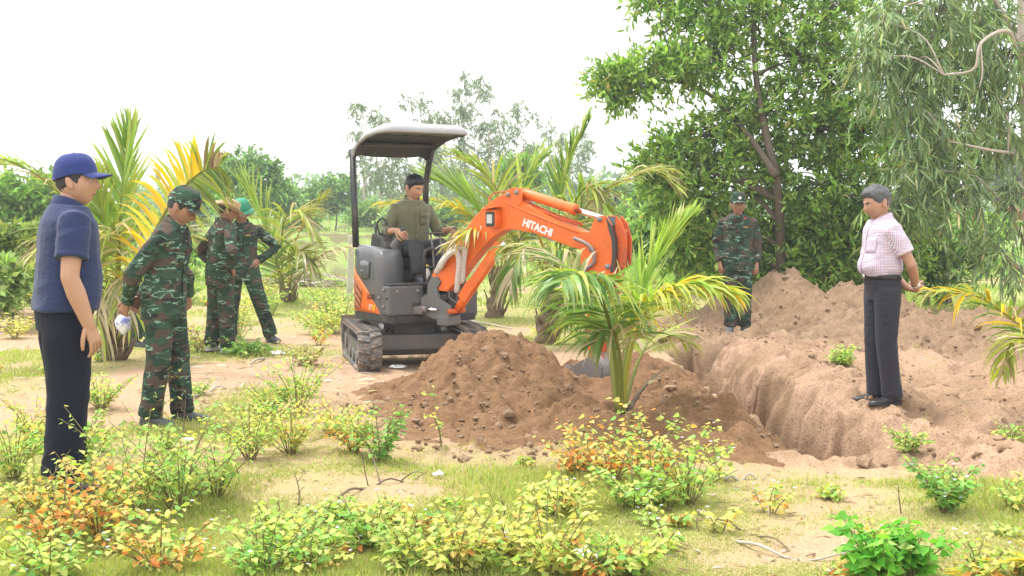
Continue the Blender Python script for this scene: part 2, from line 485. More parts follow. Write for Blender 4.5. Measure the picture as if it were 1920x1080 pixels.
# clods of earth strewn over the diggings: too many and too small to count
def clod_scatter():
    g = Geo(); rng = np.random.default_rng(5)
    bm = bmesh.new(); bmesh.ops.create_icosphere(bm, subdivisions=1, radius=1)
    bv = np.array([v.co[:] for v in bm.verts]); bf = np.array([[v.index for v in f.verts] for f in bm.faces]); bm.free()
    N = 7000
    w = rng.random(N) < .4
    x = np.where(w, rng.uniform(-1.6, 1.7, N), rng.uniform(1.6, 6.2, N)); y = np.where(w, rng.uniform(7.2, 10.8, N), rng.uniform(6.8, 16, N))
    ok = ~((x > TR_X0 - .1) & (x < TR_X1 + .25) & (y > TR_Y0 - .1) & (y < TR_Y1)) & (soil_mask(x, y) > .5)
    x, y = x[ok][:3000], y[ok][:3000]; z = heap_za(x, y)
    r = .007 + .022 * rng.random(len(x)) ** 3; r *= np.where(rng.random(len(x)) < .05, 2.6, 1)
    for n in range(len(x)):
        V = bv * (1 + .3 * rng.uniform(-1, 1, len(bv)))[:, None] * (r[n] * rng.uniform(.8, 1.5), r[n], r[n] * rng.uniform(.5, .9))
        a = rng.uniform(0, 6.28); R = np.array([[cos(a), -sin(a), 0], [sin(a), cos(a), 0], [0, 0, 1]])
        g.add(V @ R.T + (x[n], y[n], z[n] + r[n] * .2), bf)
    o = g.build('dirt_clods', MAT_BANK, smooth=False)
    tag(o, 'crumbled clods of earth scattered over the diggings', 'clods', kind='stuff')
clod_scatter()
# ================================================================ mini excavator
def paint(name, c, rough=.38, dirt=.5, dirtc=(.22, .14, .09)):
    t = NT(name); v = t.coord()
    n = t.noise(v, 5, 6, .65); n2 = t.noise(v, 38, 4, .6)
    col = t.mix(t.noise(v, 2.2, 3), tuple(x * .9 for x in c), tuple(min(1, x * 1.08) for x in c))
    z = t.n('SeparateXYZ', {0: v}).outputs['Z']
    f = t.math('MULTIPLY', t.ramp(t.math('ADD', t.math('MULTIPLY', n, .7), t.math('MULTIPLY', n2, .4)), [(.52, 0), (.72, 1)]), dirt)
    col = t.mix(f, col, dirtc)
    r = t.math('ADD', t.math('MULTIPLY', n, .25), rough - .08)
    return t.done(t.pbsdf(col, r, normal=t.bump(n2, .06, .003), spec=.45))
ORANGE = paint('orange_paint', (.80, .145, .012), .36, .5, (.34, .10, .03))
ORANGE_W = paint('worn_orange_paint', (.62, .10, .012), .5, .75, (.16, .07, .04))
GREYP = paint('dark_grey_paint', (.095, .104, .112), .27, .35)
BLACKP = paint('black_paint', (.03, .033, .036), .4, .35)
ROOFTOP = paint('grey_roof_plastic', (.36, .355, .375), .6, .3, (.27, .24, .22)); ROOFUN = paint('roof_underside', (.05, .05, .051), .8, .2, (.12, .11, .10))
DIRTYST = paint('dusty_steel', (.20, .19, .185), .55, .7, (.34, .22, .14)); CASTG = paint('cast_grey_metal', (.13, .13, .13), .5, .6)
CHROME = simple('chrome_rod', (.78, .78, .8), .12, 1.0, .05); TRACKR = paint('dusty_track_rubber', (.10, .097, .092), .85, 1.0, (.36, .27, .20))
LAMPG = simple('lamp_lens', (.50, .51, .48), .15, 0, .1); VINYL = simple('seat_vinyl', (.03, .032, .036), .55, scale=30)
HOSEW = simple('pale_hose_sleeve', (.62, .58, .54), .8, scale=40, vary=.35, bump=.4); HOSEB = simple('black_hose', (.02, .02, .02), .5)
TXTW = simple('white_lettering', (.82, .80, .78), .5, vary=.08); TXTK = simple('black_lettering', (.02, .018, .018), .5); TXTY = simple('yellow_lettering', (.85, .62, .03), .5)
DECAL = simple('brown_stripe_decal', (.30, .09, .03), .5)
CLEAR = simple('milky_bottle', (.7, .68, .62), .3); GREENP = simple('green_plastic', (.10, .35, .12), .4)

CX, CY = -1.02, 12.0
CZ = heap_z(CX, CY) * .0 + gz(CX, CY)
A_UP, A_UN, A_BM = radians(32), radians(14), radians(56.8)
MU = Matrix.Rotation(A_UP - pi / 2, 4, 'Z'); MN = Matrix.Rotation(A_UN - pi / 2, 4, 'Z')
B0 = Vector((-.69, 11.45, 0)); MB = Matrix.Translation(B0 - Vector((CX, CY, CZ))) @ Matrix.Rotation(A_BM - pi / 2, 4, 'Z')
exc = empty('mini_excavator', (CX, CY, CZ))
tag(exc, 'small orange and grey tracked excavator with canopy, digging arm lowered', 'excavator')

def hard(V, F, bevel=.008, seg=2, M=None, name='part', mat=None, parent=None, smooth=False):
    bm = bmesh.new()
    vs_ = [bm.verts.new(tuple(v)) for v in V]
    for q in F:
        try: bm.faces.new([vs_[i] for i in q])
        except ValueError: pass
    bmesh.ops.recalc_face_normals(bm, faces=bm.faces)
    if bevel:
        ed = [e for e in bm.edges if len(e.link_faces) == 2 and e.calc_face_angle(0) > .5]
        bmesh.ops.bevel(bm, geom=ed, offset=bevel, segments=seg, affect='EDGES', profile=.6, clamp_overlap=True)
    me = bpy.data.meshes.new(name); bm.to_mesh(me); bm.free()
    if M is not None: me.transform(M)
    for p in me.polygons: p.use_smooth = smooth
    return mobj(name, me, mat, parent)

def prism(pts, w0, w1, plane='xz'):
    """closed polygon extruded: plane xz -> extrude along y; xy -> along z"""
    n = len(pts)
    if plane == 'xz': V = [(a, w0, b) for a, b in pts] + [(a, w1, b) for a, b in pts]
    elif plane == 'xy': V = [(a, b, w0) for a, b in pts] + [(a, b, w1) for a, b in pts]
    else: V = [(w0, a, b) for a, b in pts] + [(w1, a, b) for a, b in pts]
    F = [list(range(n))[::-1], list(range(n, 2 * n))] + [(i, (i + 1) % n, n + (i + 1) % n, n + i) for i in range(n)]
    return V, F

def part(name, V, F, mat, bevel=.008, M=MU, parent=None, seg=2): return hard(V, F, bevel, seg, M, name, mat, parent or exc)
def bx(name, f0, f1, l0, l1, z0, z1, mat, bevel=.01, M=MU, parent=None):
    V, F = box((f0 + f1) / 2, (l0 + l1) / 2, (z0 + z1) / 2, f1 - f0, l1 - l0, z1 - z0); return part(name, V, F, mat, bevel, M, parent)
def pipe(name, pts, r, mat, M=MU, parent=None, n=10, smooth_n=None):
    p = bez(pts, smooth_n) if smooth_n else pts
    g = Geo(); g.add(*tube(p, r, n)); return g.build(name, mat, parent or exc, M=M)
def text(s, size, bold, mat, M, parent, name='lettering', sx=1.0):
    cu = bpy.data.curves.new(name, 'FONT'); cu.body = s; cu.size = size; cu.offset = bold; cu.extrude = .0012; cu.resolution_u = 3; cu.align_x = 'CENTER'; cu.align_y = 'CENTER'
    o = bpy.data.objects.new('tmp', cu); COL.objects.link(o)
    dg = bpy.context.evaluated_depsgraph_get(); me = bpy.data.meshes.new_from_object(o.evaluated_get(dg)); bpy.data.objects.remove(o)
    me.transform(M @ Matrix.Diagonal((sx, 1, 1, 1))); me.materials.clear()
    return mobj(name, me, mat, parent)

# ---------------------------------------------------------------- undercarriage
TL, TR_, TW = 1.56, .185, .23
def stadium(s, r):
    """point and outward normal on the track loop, s in 0..1"""
    L = TL - 2 * TR_; per = 2 * L + 2 * pi * TR_; d = (s % 1) * per
    if d < L: return (-L / 2 + d, r), (0, 1)
    d -= L
    if d < pi * TR_: a = pi / 2 - d / TR_; return (L / 2 + r * cos(a), r * sin(a)), (cos(a), sin(a))
    d -= pi * TR_
    if d < L: return (L / 2 - d, -r), (0, -1)
    d -= L; a = -pi / 2 - d / TR_; return (-L / 2 + r * cos(a), r * sin(a)), (cos(a), sin(a))
lug_v, lug_f = box(0, 0, 0, .048, TW * .5, .030)
lug_v = lug_v * np.where(lug_v[:, 2:3] > 0, (.72, .94, 1), (1, 1, 1))
lug_me = np_mesh('tread_lug', lug_v, lug_f, smooth=False); lug_me.materials.append(TRACKR)
for side in (-1, 1):
    lc = side * .525
    g = Geo(); n = 96; rows = []
    prof = ((TR_ - .030, -TW / 2 + .006), (TR_ - .006, -TW / 2), (TR_, -TW / 2 + .012), (TR_, TW / 2 - .012), (TR_ - .006, TW / 2), (TR_ - .030, TW / 2 - .006))
    V = []
    for i in range(n):
        for r, w in prof:
            (x, z), _ = stadium(i / n, r); V.append((x, lc + w, z + TR_ + .018))
    m = len(prof)
    Q = [(i * m + j, ((i + 1) % n) * m + j, ((i + 1) % n) * m + (j + 1) % m, i * m + (j + 1) % m) for i in range(n) for j in range(m)]
    g.add(np.array(V), np.array(Q)); trk = g.build('track', TRACKR, exc, M=MN)
    for i in range(34):
        for hsd in (-1, 1):
            (x, z), (nx_, nz_) = stadium((i + (.5 if hsd > 0 else 0)) / 34, TR_ + .010)
            zax = Vector((nx_, 0, nz_)); xax = Vector((nz_, 0, -nx_)); yax = zax.cross(xax)
            M = Matrix.Translation((x, lc + hsd * TW * .245, z + TR_ + .018)) @ Matrix((xax, yax, zax)).transposed().to_4x4() @ Matrix.Rotation(hsd * .28, 4, 'Z')
            o = mobj('tread_lug', lug_me, None, trk); o.matrix_local = MN @ M
    bx('track_frame', -.55, .52, lc - .075, lc + .075, .11, .27, CASTG, .02, MN)
    for x, nm, r in ((.595, 'idler_wheel', .135), (-.595, 'drive_sprocket', .145)):
        g = Geo(); g.add(*tube([(x, lc - .07, TR_ + .018), (x, lc + .07, TR_ + .018)], r, 24)); g.add(*tube([(x, lc - .095, TR_ + .018), (x, lc + .095, TR_ + .018)], r * .55, 18)); g.build(nm, DIRTYST, exc, M=MN, smooth=False)
    for x in (-.3, 0, .3):
        g = Geo(); g.add(*tube([(x, lc - .085, .105), (x, lc + .085, .105)], .07, 16)); g.build('track_roller', DIRTYST, exc, M=MN, smooth=False)
bx('undercarriage_frame', -.34, .34, -.46, .46, .17, .33, CASTG, .03, MN)
bx('cross_beam', .18, .30, -.50, .50, .12, .30, BLACKP, .02, MN)
g = Geo(); g.add(*tube([(0, 0, .32), (0, 0, .46)], [.30, .28], 32)); g.build('slew_ring', BLACKP, exc, smooth=False)
for l in (-.2, .2): pipe('blade_arm', [(-.25, l, .27), (-.95, l, .30)], .035, CASTG, MN)
part('dozer_blade', *prism([(-.94, .14), (-.97, .20), (-.985, .30), (-.965, .41), (-.945, .43), (-.955, .30), (-.93, .20), (-.91, .14)], -.63, .63), DIRTYST, .004, MN)
for pts in ([(.05, -.20, .40), (.22, -.28, .32), (.30, -.40, .26)], [(.05, -.24, .42), (.20, -.33, .33), (.28, -.44, .25)], [(.10, .18, .40), (.26, .20, .30), (.32, .10, .2)]):
    pipe('hydraulic_hose', pts, .014, HOSEB if pts[0][1] > 0 else DIRTYST, MN, smooth_n=10)

# ---------------------------------------------------------------- upper body
RIM = [(-.63, .0), (-.625, -.12), (-.595, -.25), (-.53, -.36), (-.43, -.445), (-.30, -.485), (-.15, -.495), (.0, -.495), (.15, -.495), (.30, -.493)]
plan_full = RIM + [(.44, -.495), (.485, -.45), (.49, .45), (.44, .495), (.0, .495), (-.15, .495), (-.30, .485), (-.43, .445), (-.53, .36), (-.595, .25), (-.625, .12)]
part('deck', *prism(plan_full, .46, .535, 'xy'), BLACKP, .008)
def blend_plan(pts, c, k): return [(c[0] + (a - c[0]) * k, c[1] + (b - c[1]) * k) for a, b in pts]
# rounded right-hand hood
hood_plan = RIM + [(.318, -.47), (.25, -.30), (.215, -.20), (-.05, -.17), (-.30, -.12), (-.50, .0)]
c0 = (-.2, -.3); V = []; npn = len(hood_plan)
lv = [(.536, 1.0), (.75, 1.003), (.95, 1.0), (1.08, .985), (1.16, .95), (1.205, .89), (1.225, .80)]
for z, k in lv:
    for a, b in blend_plan(hood_plan, c0, k): V.append((a, b, z - (.14 * max(0, a + .12) + .02) * sstep(.8, 1.15, z)))
F = [(i * npn + j, i * npn + (j + 1) % npn, (i + 1) * npn + (j + 1) % npn, (i + 1) * npn + j) for i in range(len(lv) - 1) for j in range(npn)] + [list(range(len(V) - npn, len(V)))]
part('hood', V, F, GREYP, 0).data.polygons.foreach_set('use_smooth', [True] * len(F))
# left half of the tail
tail = [(-.63, 0.01)] + [(a, -b) for a, b in RIM[1:]][0:7] + [(-.02, .495), (-.05, .40), (-.25, .30), (-.40, .0)]
part('counterweight', *prism(tail, .536, .92, 'xy'), GREYP, .02)
# rim point helper
RA = np.array(RIM); seglen = np.r_[0, np.cumsum(np.hypot(*np.diff(RA, axis=0).T))]
def rim(s):
    d = s * seglen[-1]; a = np.interp(d, seglen, RA[:, 0]); b = np.interp(d, seglen, RA[:, 1])
    d2 = min(seglen[-1], d + .03); d1 = max(0, d - .03)
    t = Vector((np.interp(d2, seglen, RA[:, 0]) - np.interp(d1, seglen, RA[:, 0]), np.interp(d2, seglen, RA[:, 1]) - np.interp(d1, seglen, RA[:, 1]), 0)).normalized()
    return Vector((a, b, 0)), t, Vector((t.y, -t.x, 0))
def rim_patch(name, s0, s1, zlo, zhi, mat, off=.006, ns=26, nz=6, parent=None):
    V = []
    for i in range(ns):
        s = s0 + (s1 - s0) * i / (ns - 1); p, t, n = rim(s)
        a, b = zlo(s), zhi(s)
        for j in range(nz):
            z = a + (b - a) * j / (nz - 1); V.append(tuple(p + n * off + Vector((0, 0, z))))
    Q = [(i * nz + j, (i + 1) * nz + j, (i + 1) * nz + j + 1, i * nz + j + 1) for i in range(ns - 1) for j in range(nz - 1)]
    o = mobj(name, np_mesh(name, np.array([tuple((MU @ Vector(v))) for v in V]), np.array(Q)), mat, parent or exc)
    o.modifiers.new('t', 'SOLIDIFY').thickness = .004
    return o
S0, S1 = .10, .985
up_edge = lambda s: .545 + .52 * (1 - ((s - S0) / (S1 - S0)) ** 1.75)
orange = rim_patch('side_panel', S0, S1, lambda s: .542, up_edge, ORANGE)
for k in range(4):
    w = .13 + .105 * k
    rim_patch('stripe_decal', .36 + .03 * k, .66 - .015 * k, lambda s, k=k: max(.56, up_edge(s) - .11 - .075 * k - .02), lambda s, k=k: up_edge(s) - .07 - .072 * k, DECAL, .0115, 16, 2, orange)
def rim_text(sx, z, st, size, bold, mat, fx=1.0):
    p, t, n = rim(sx); R = Matrix((t, Vector((0, 0, 1)), n)).transposed().to_4x4()
    text(st, size, bold, mat, MU @ Matrix.Translation(p + n * .0135 + Vector((0, 0, z))) @ R, orange, sx=fx)
rim_text(.83, .70, 'ZAXIS', .075, .0012, TXTK, .85); rim_text(.82, .595, '17', .075, .0006, TXTW); rim_text(.885, .595, 'U', .075, .003, TXTY)
# hatch in the hood
rim_patch('hatch', .60, .80, lambda s: .86 + .03 * abs(s - .7) / .1, lambda s: 1.07 - .02 * abs(s - .7) / .1, BLACKP, .004, 14, 4)
rim_patch('hatch_cover', .615, .785, lambda s: .875 + .02 * abs(s - .7) / .1, lambda s: 1.058 - .015 * abs(s - .7) / .1, GREYP, .0085, 14, 4)
for s_, z_ in ((.66, .95), (.975, .70)):
    p, t, n = rim(s_); pipe('latch', [p + n * .002 + Vector((0, 0, z_)), p + n * .016 + Vector((0, 0, z_))], .014, DIRTYST, n=14)
# tool box at the front right, side box at the front left, floor
tb = bx('tool_box', .325, .50, -.50, -.13, .537, .83, GREYP, .022)
for f_, z_ in ((.37, .78), (.37, .62)): pipe('bolt', [(f_, -.502, z_), (f_, -.512, z_)], .016, DIRTYST, parent=tb, n=12)
for l_ in (-.42, -.20): pipe('bolt', [(.501, l_, .77), (.511, l_, .77)], .018, DIRTYST, parent=tb, n=12)
bx('lid', .325, .495, -.495, -.13, .832, .845, BLACKP, .004)
bx('cylinder_recess', .44, .506, -.26, -.115, .56, .66, BLACKP, .004)
pipe('swing_cylinder', [(.40, -.20, .60), (.62, -.17, .60)], .028, DIRTYST); pipe('swing_cylinder_rod', [(.60, -.17, .60), (.72, -.10, .60)], .016, CHROME)
bx('side_box', -.02, .47, .24, .50, .50, .80, GREYP, .02)
bx('floor_panel', -.05, .49, -.128, .495, .805, .838, BLACKP, .006)
bx('floor_riser', .02, .46, -.10, .235, .537, .80, BLACKP, .01)
# seat
bx('seat_base', -.36, .02, -.155, .30, .838, .985, BLACKP, .03)
bx('seat_cushion', -.33, .10, -.15, .27, .985, 1.075, VINYL, .035)
V, F = box(0, 0, 0, .09, .40, .40); part('seat_back', V, F, VINYL, .035, MU @ Matrix.Translation((-.35, .06, 1.25)) @ Matrix.Rotation(radians(-10), 4, 'Y'))
# right console with display, left console, levers
rc = part('control_console', *prism([(-.30, 1.16), (.06, 1.10), (.06, 1.20), (-.03, 1.29), (-.17, 1.335), (-.26, 1.32)], -.335, -.20), BLACKP, .014)
bx('display', -.165, -.06, -.34, -.332, 1.21, 1.29, VINYL, .004)
bx('armrest', -.12, .10, -.195, -.155, 1.13, 1.19, VINYL, .02)
lcn = part('control_console', *prism([(-.20, .84), (.14, .84), (.14, 1.19), (.02, 1.24), (-.20, 1.22)], .30, .42), BLACKP, .02)
STICK_R, STICK_L = Vector((.17, -.20, 1.36)), Vector((.24, .36, 1.36))
for base, topp in (((.06, -.235, 1.19), STICK_R), ((.12, .36, 1.20), STICK_L)):
    b = Vector(base); d = (topp - b)
    g = Geo(); pts = [b + d * (i / 12 * .55) for i in range(13)]; g.add(*tube(pts, [.05 - .026 * i / 12 + .005 * (i % 2) for i in range(13)], 14)); g.build('lever_boot', CASTG, exc, M=MU)
    pipe('joystick', [b + d * .5, topp - d.normalized() * .03, topp + d.normalized() * .03], [.012, .02, .024], BLACKP)
for l in (.02, .12):
    pipe('travel_lever', [(.44, l, .84), (.42, l, 1.10), (.36, l, 1.33)], .011, CASTG, smooth_n=8)
    bx('lever_pad', .31, .39, l - .055, l + .045, 1.325, 1.342, BLACKP, .006)
pipe('control_hose', [(-.10, -.30, 1.28), (-.14, -.33, 1.42), (-.10, -.28, 1.48), (-.02, -.24, 1.36)], .010, HOSEB, smooth_n=14)
pipe('console_lever', [(-.22, -.30, 1.30), (-.22, -.31, 1.40)], .012, BLACKP)
# guard rails at the front of the floor
pipe('guard_rail', [(.475, -.11, .84), (.475, -.11, 1.13), (.475, -.095, 1.165), (.475, -.06, 1.18), (.475, .28, 1.18), (.475, .33, 1.165), (.475, .345, 1.13), (.475, .345, .84)], .016, BLACKP)
pipe('guard_rail', [(.475, -.11, 1.00), (.475, .345, 1.00)], .011, BLACKP)
bx('foot_pedal', .30, .42, .18, .27, .86, .885, BLACKP, .006)
# bottle and rag on the floor
g = Geo(); g.add(*tube([(.37, -.03, .842), (.37, -.03, .95), (.37, -.03, .985), (.37, -.03, 1.0)], [.038, .038, .018, .018], 14)); bo_ = g.build('drink_bottle', CLEAR, None, M=Matrix.Translation((CX, CY, CZ)) @ MU)
tag(bo_, 'milky plastic bottle standing on the floor of the excavator', 'bottle')
g = Geo(); g.add(*tube([(.37, -.03, 1.0), (.37, -.03, 1.02)], .021, 12)); g.build('bottle_cap', TXTY, bo_, M=Matrix.Translation((CX, CY, CZ)) @ MU)
# ---------------------------------------------------------------- canopy
pipe('canopy_post', [(-.50, -.40, 1.18), (-.50, -.41, 1.50), (-.52, -.43, 2.20)], .038, BLACKP, n=4); pipe('canopy_post', [(-.50, .42, .90), (-.50, .42, 1.85), (-.44, .43, 2.08), (-.34, .43, 2.27)], .038, BLACKP, n=4)
def roof(name, mat, z_off, inset, thick, rims):
    nu, nv = 22, 21; V = []
    for i in range(nu):
        u = i / (nu - 1); uu = 2 * u - 1
        for j in range(nv):
            v = j / (nv - 1) * 2 - 1
            f = -.07 + (.49 - inset) * uu * math.sqrt(1 - .16 * v ** 4); wid = (.485 - inset) * math.sqrt(1 - .16 * uu ** 4)
            zf = np.interp(f, [-.60, -.53, -.44, -.30, -.1, .15, .42], [2.08, 2.15, 2.235, 2.31, 2.365, 2.395, 2.395])
            V.append((f, v * wid, zf + z_off - rims * .085 * sstep(.84, 1, max(abs(v), uu))))
    Q = [(i * nv + j, (i + 1) * nv + j, (i + 1) * nv + j + 1, i * nv + j + 1) for i in range(nu - 1) for j in range(nv - 1)]
    o = mobj(name, np_mesh(name, np.array([tuple(MU @ Vector(v)) for v in V]), np.array(Q)), mat, exc)
    md = o.modifiers.new('t', 'SOLIDIFY'); md.thickness = thick; md.offset = -1
    return o
roof('canopy_roof', ROOFTOP, .03, 0, .03, 1.0); roof('roof_liner', ROOFUN, -.012, .022, .006, .75)
bx('roof_beam', .12, .24, -.38, .38, 2.325, 2.362, BLACKP, .008)
bx('roof_beam', -.38, -.30, -.40, .44, 2.23, 2.262, BLACKP, .008)
for l in (-.22, -.02, .18): bx('roof_rib', -.22, .05, l - .02, l + .02, 2.325, 2.345, ROOFUN, .006)
# ---------------------------------------------------------------- boom, arm and bucket (traced in the boom's own plane)
def BP(px, py):
    t = (px - 960) / F_PX; k = (t * B0.y - B0.x) / (sin(A_BM) + cos(A_BM) * t)
    return k, EYE - (py - HORIZ) / F_PX * (B0.y - cos(A_BM) * k) - CZ
# swing bracket
part('swing_bracket', *prism([(-.18, .56), (-.02, .50), (.10, .50), (.20, .56), (.17, .64), (.04, .70), (.02, .80), (.06, .86), (.02, .91), (-.05, .91), (-.09, .84), (-.10, .74), (-.18, .70)], -.10, -.065), CASTG, .008, MB)
part('swing_bracket', *prism([(-.18, .56), (-.02, .50), (.10, .50), (.20, .56), (.17, .64), (.04, .70), (.02, .80), (.06, .86), (.02, .91), (-.05, .91), (-.09, .84), (-.10, .74), (-.18, .70)], .065, .10), CASTG, .008, MB)
bx('swing_post', -.20, .03, -.062, .062, .47, .74, BLACKP, .02, MB)
bx('bracket_lug', .02, .16, -.11, .11, .44, .54, CASTG, .02, MB)
bx('mount_block', -.42, -.12, -.16, .16, .54, .62, CASTG, .02, MB)
boom_px = [(817, 520), (822, 507), (835, 489), (867, 452), (897, 408), (918, 387), (942, 369), (958, 362), (974, 364), (988, 381), (1050, 414), (1093, 433), (1119, 437), (1128, 450), (1124, 464), (1110, 470), (1095, 469), (1074, 462), (1009, 438), (972, 431), (952, 433), (931, 446), (889, 493), (862, 530), (846, 547), (829, 545), (819, 534)]
boom = part('boom', *prism([BP(*p) for p in boom_px], -.075, .075), ORANGE, .010, MB)
part('cylinder_lug', *prism([BP(*p) for p in [(952, 372), (960, 358), (968, 353), (984, 354), (988, 364), (986, 384), (972, 392)]], -.082, -.058), ORANGE, .006, MB, boom)
part('cylinder_lug', *prism([BP(*p) for p in [(952, 372), (960, 358), (968, 353), (984, 354), (988, 364), (986, 384), (972, 392)]], .058, .082), ORANGE, .006, MB, boom)
for q in ((978, 362), (962, 366), (1122, 455), (832, 528)):
    a, z = BP(*q); pipe('pivot_pin', [(a, -.096, z), (a, .096, z)], .022, DIRTYST, MB, boom, 14)
# raised flange along the boom's upper edge
edge = [BP(*p) for p in [(955, 378), (972, 388), (1050, 420), (1093, 437)]]
pipe('flange', [(a, -.078, z) for a, z in edge], .009, ORANGE, MB, boom); pipe('hose_pipe', [(a - .01, .03, z + .05) for a, z in [BP(*p) for p in [(990, 392), (1040, 414), (1090, 432)]]], .014, ORANGE_W, MB, boom)
pipe('hose_pipe', [(a, -.03, z + .035) for a, z in [BP(*p) for p in [(1000, 396), (1040, 412), (1085, 430)]]], .013, ORANGE_W, MB, boom)
# letters on the side of the boom
ka, za = BP(1016, 428); kb, zb_ = BP(985, 416); kc, zc = BP(1047, 440); ang = math.atan2(zc - zb_, kc - kb)
text('HITACHI', .098, .0035, TXTW, MB @ Matrix.Translation((ka, -.0765, za)) @ Matrix.Rotation(-ang, 4, 'Y') @ Matrix.Rotation(pi / 2, 4, 'X'), boom, sx=.86)
# work lamp
a, z = BP(938, 411)
lamp = part('work_lamp', *prism([(a - .055, z - .085), (a + .055, z - .085), (a + .065, z), (a + .05, z + .085), (a - .05, z + .085), (a - .065, z)], -.165, -.078), ORANGE, .012, MB)
bx('lamp_bezel', a - .048, a + .048, -.178, -.164, z - .072, z + .065, BLACKP, .012, MB, lamp); bx('lens', a - .030, a + .030, -.187, -.176, z - .045, z + .04, LAMPG, .012, MB, lamp)
part('lamp_hood', *prism([(a - .075, z + .08), (a + .07, z + .105), (a + .07, z + .115), (a - .075, z + .095)], -.20, -.078), ORANGE, .003, MB, lamp)
# boom cylinder with its guard
pa, pb_ = BP(856, 584), BP(944, 455)
cyd = Vector((pb_[0] - pa[0], 0, pb_[1] - pa[1])); P0, P1 = Vector((pa[0], -.0, pa[1])), Vector((pb_[0], 0, pb_[1]))
pipe('boom_cylinder', [P0, P0 + cyd * .12, P0 + cyd * .75], [.036, .046, .046], ORANGE, MB, n=16); pipe('boom_cylinder_rod', [P0 + cyd * .72, P1], .024, CHROME, MB)
nrm = Vector((-cyd.z, 0, cyd.x)).normalized()
gd = [P0 + cyd * .18 - nrm * .05, P0 + cyd * .98 - nrm * .05, P0 + cyd * .98 + nrm * .045, P0 + cyd * .45 + nrm * .045, P0 + cyd * .38 + nrm * .06, P0 + cyd * .18 + nrm * .05]
part('cylinder_guard', *prism([(v.x, v.z) for v in gd], -.066, -.052), ORANGE, .005, MB)
pipe('pivot_pin', [(pa[0], -.12, pa[1]), (pa[0], .12, pa[1])], .026, ORANGE_W, MB, n=14)
# arm cylinder
pa, pb_ = BP(978, 362), BP(1135, 412); P0, P1 = Vector((pa[0], 0, pa[1])), Vector((pb_[0], 0, pb_[1])); d = P1 - P0
pipe('arm_cylinder', [P0, P0 + d * .05, P0 + d * .62, P0 + d * .625, P0 + d * .66], [.03, .046, .046, .053, .053], ORANGE, MB, n=18); pipe('arm_cylinder_rod', [P0 + d * .65, P1], .026, CHROME, MB, n=14)
# arm
arm_px = [(1122, 417), (1133, 405), (1146, 406), (1157, 424), (1164, 450), (1165, 480), (1160, 510), (1148, 560), (1140, 630), (1133, 672), (1114, 674), (1111, 630), (1108, 560), (1099, 505), (1098, 474), (1110, 452)]
AP = [BP(*p) for p in arm_px]
for y0, y1 in ((-.098, -.080), (.080, .098)): part('arm_side_plate', *prism(AP, y0, y1), ORANGE_W if y0 > 0 else ORANGE, .004, MB)
part('arm', *prism([BP(*p) for p in [(1112, 470), (1140, 440), (1152, 470), (1150, 520), (1140, 600), (1132, 668), (1115, 668), (1110, 600), (1104, 505)]], -.079, .079), ORANGE_W, .006, MB)
# worn edge band and link plates on the far side of the arm
part('edge_band', *prism([BP(*p) for p in [(1146, 407), (1157, 424), (1164, 450), (1165, 480), (1160, 510), (1154, 512), (1158, 480), (1157, 452), (1150, 427)]], -.104, .104), BLACKP, .003, MB)
for y0, y1 in ((-.06, -.035), (.035, .06)): part('cylinder_bracket', *prism([BP(*p) for p in [(1160, 405), (1172, 420), (1180, 450), (1178, 500), (1165, 506), (1158, 470)]], y0, y1), ORANGE_W, .005, MB)
for q in ((1135, 412), (1120, 468), (1150, 500)):
    a, z = BP(*q); pipe('pivot_pin', [(a, -.118, z), (a, .118, z)], .024, DIRTYST, MB, n=14)
pa, pb_ = BP(1168, 430), BP(1152, 640); pipe('bucket_cylinder', [(pa[0], 0, pa[1]), (pa[0] * .5 + pb_[0] * .5, 0, (pa[1] + pb_[1]) / 2), (pb_[0], 0, pb_[1])], [.040, .040, .022], ORANGE_W, MB, n=14)
pipe('arm_hose', [(BP(1085, 447)[0], -.085, BP(1085, 447)[1]), (BP(1108, 455)[0], -.12, BP(1108, 455)[1]), (BP(1124, 468)[0], -.13, BP(1124, 468)[1]), (BP(1126, 492)[0], -.125, BP(1126, 492)[1]), (BP(1104, 510)[0], -.11, BP(1104, 510)[1]), (BP(1100, 530)[0], -.09, BP(1100, 530)[1])], .016, DIRTYST, MB, smooth_n=24)
# hoses wrapped in pale sleeve at the boom foot
def H(px, py, y): k, z = BP(px, py); return (k, y, z)
pipe('hose_sleeve', [H(826, 512, -.06), H(845, 488, -.12), H(868, 466, -.13), H(884, 470, -.12), H(879, 500, -.10), H(872, 530, -.05)], .030, HOSEW, MB, smooth_n=26); pipe('hose_sleeve', [H(835, 505, -.09), H(855, 482, -.15), H(874, 472, -.16), H(878, 492, -.15), H(870, 520, -.10), H(862, 548, -.05)], .026, HOSEW, MB, smooth_n=26)
pipe('hose', [H(920, 386, .0), H(912, 372, .05), H(925, 362, .05), H(952, 360, .04)], .007, ORANGE_W, MB, smooth_n=14)
pipe('hose', [H(822, 515, .0), H(810, 520, -.03), H(806, 540, -.03), H(800, 560, .0)], .016, HOSEB, MB, smooth_n=14)
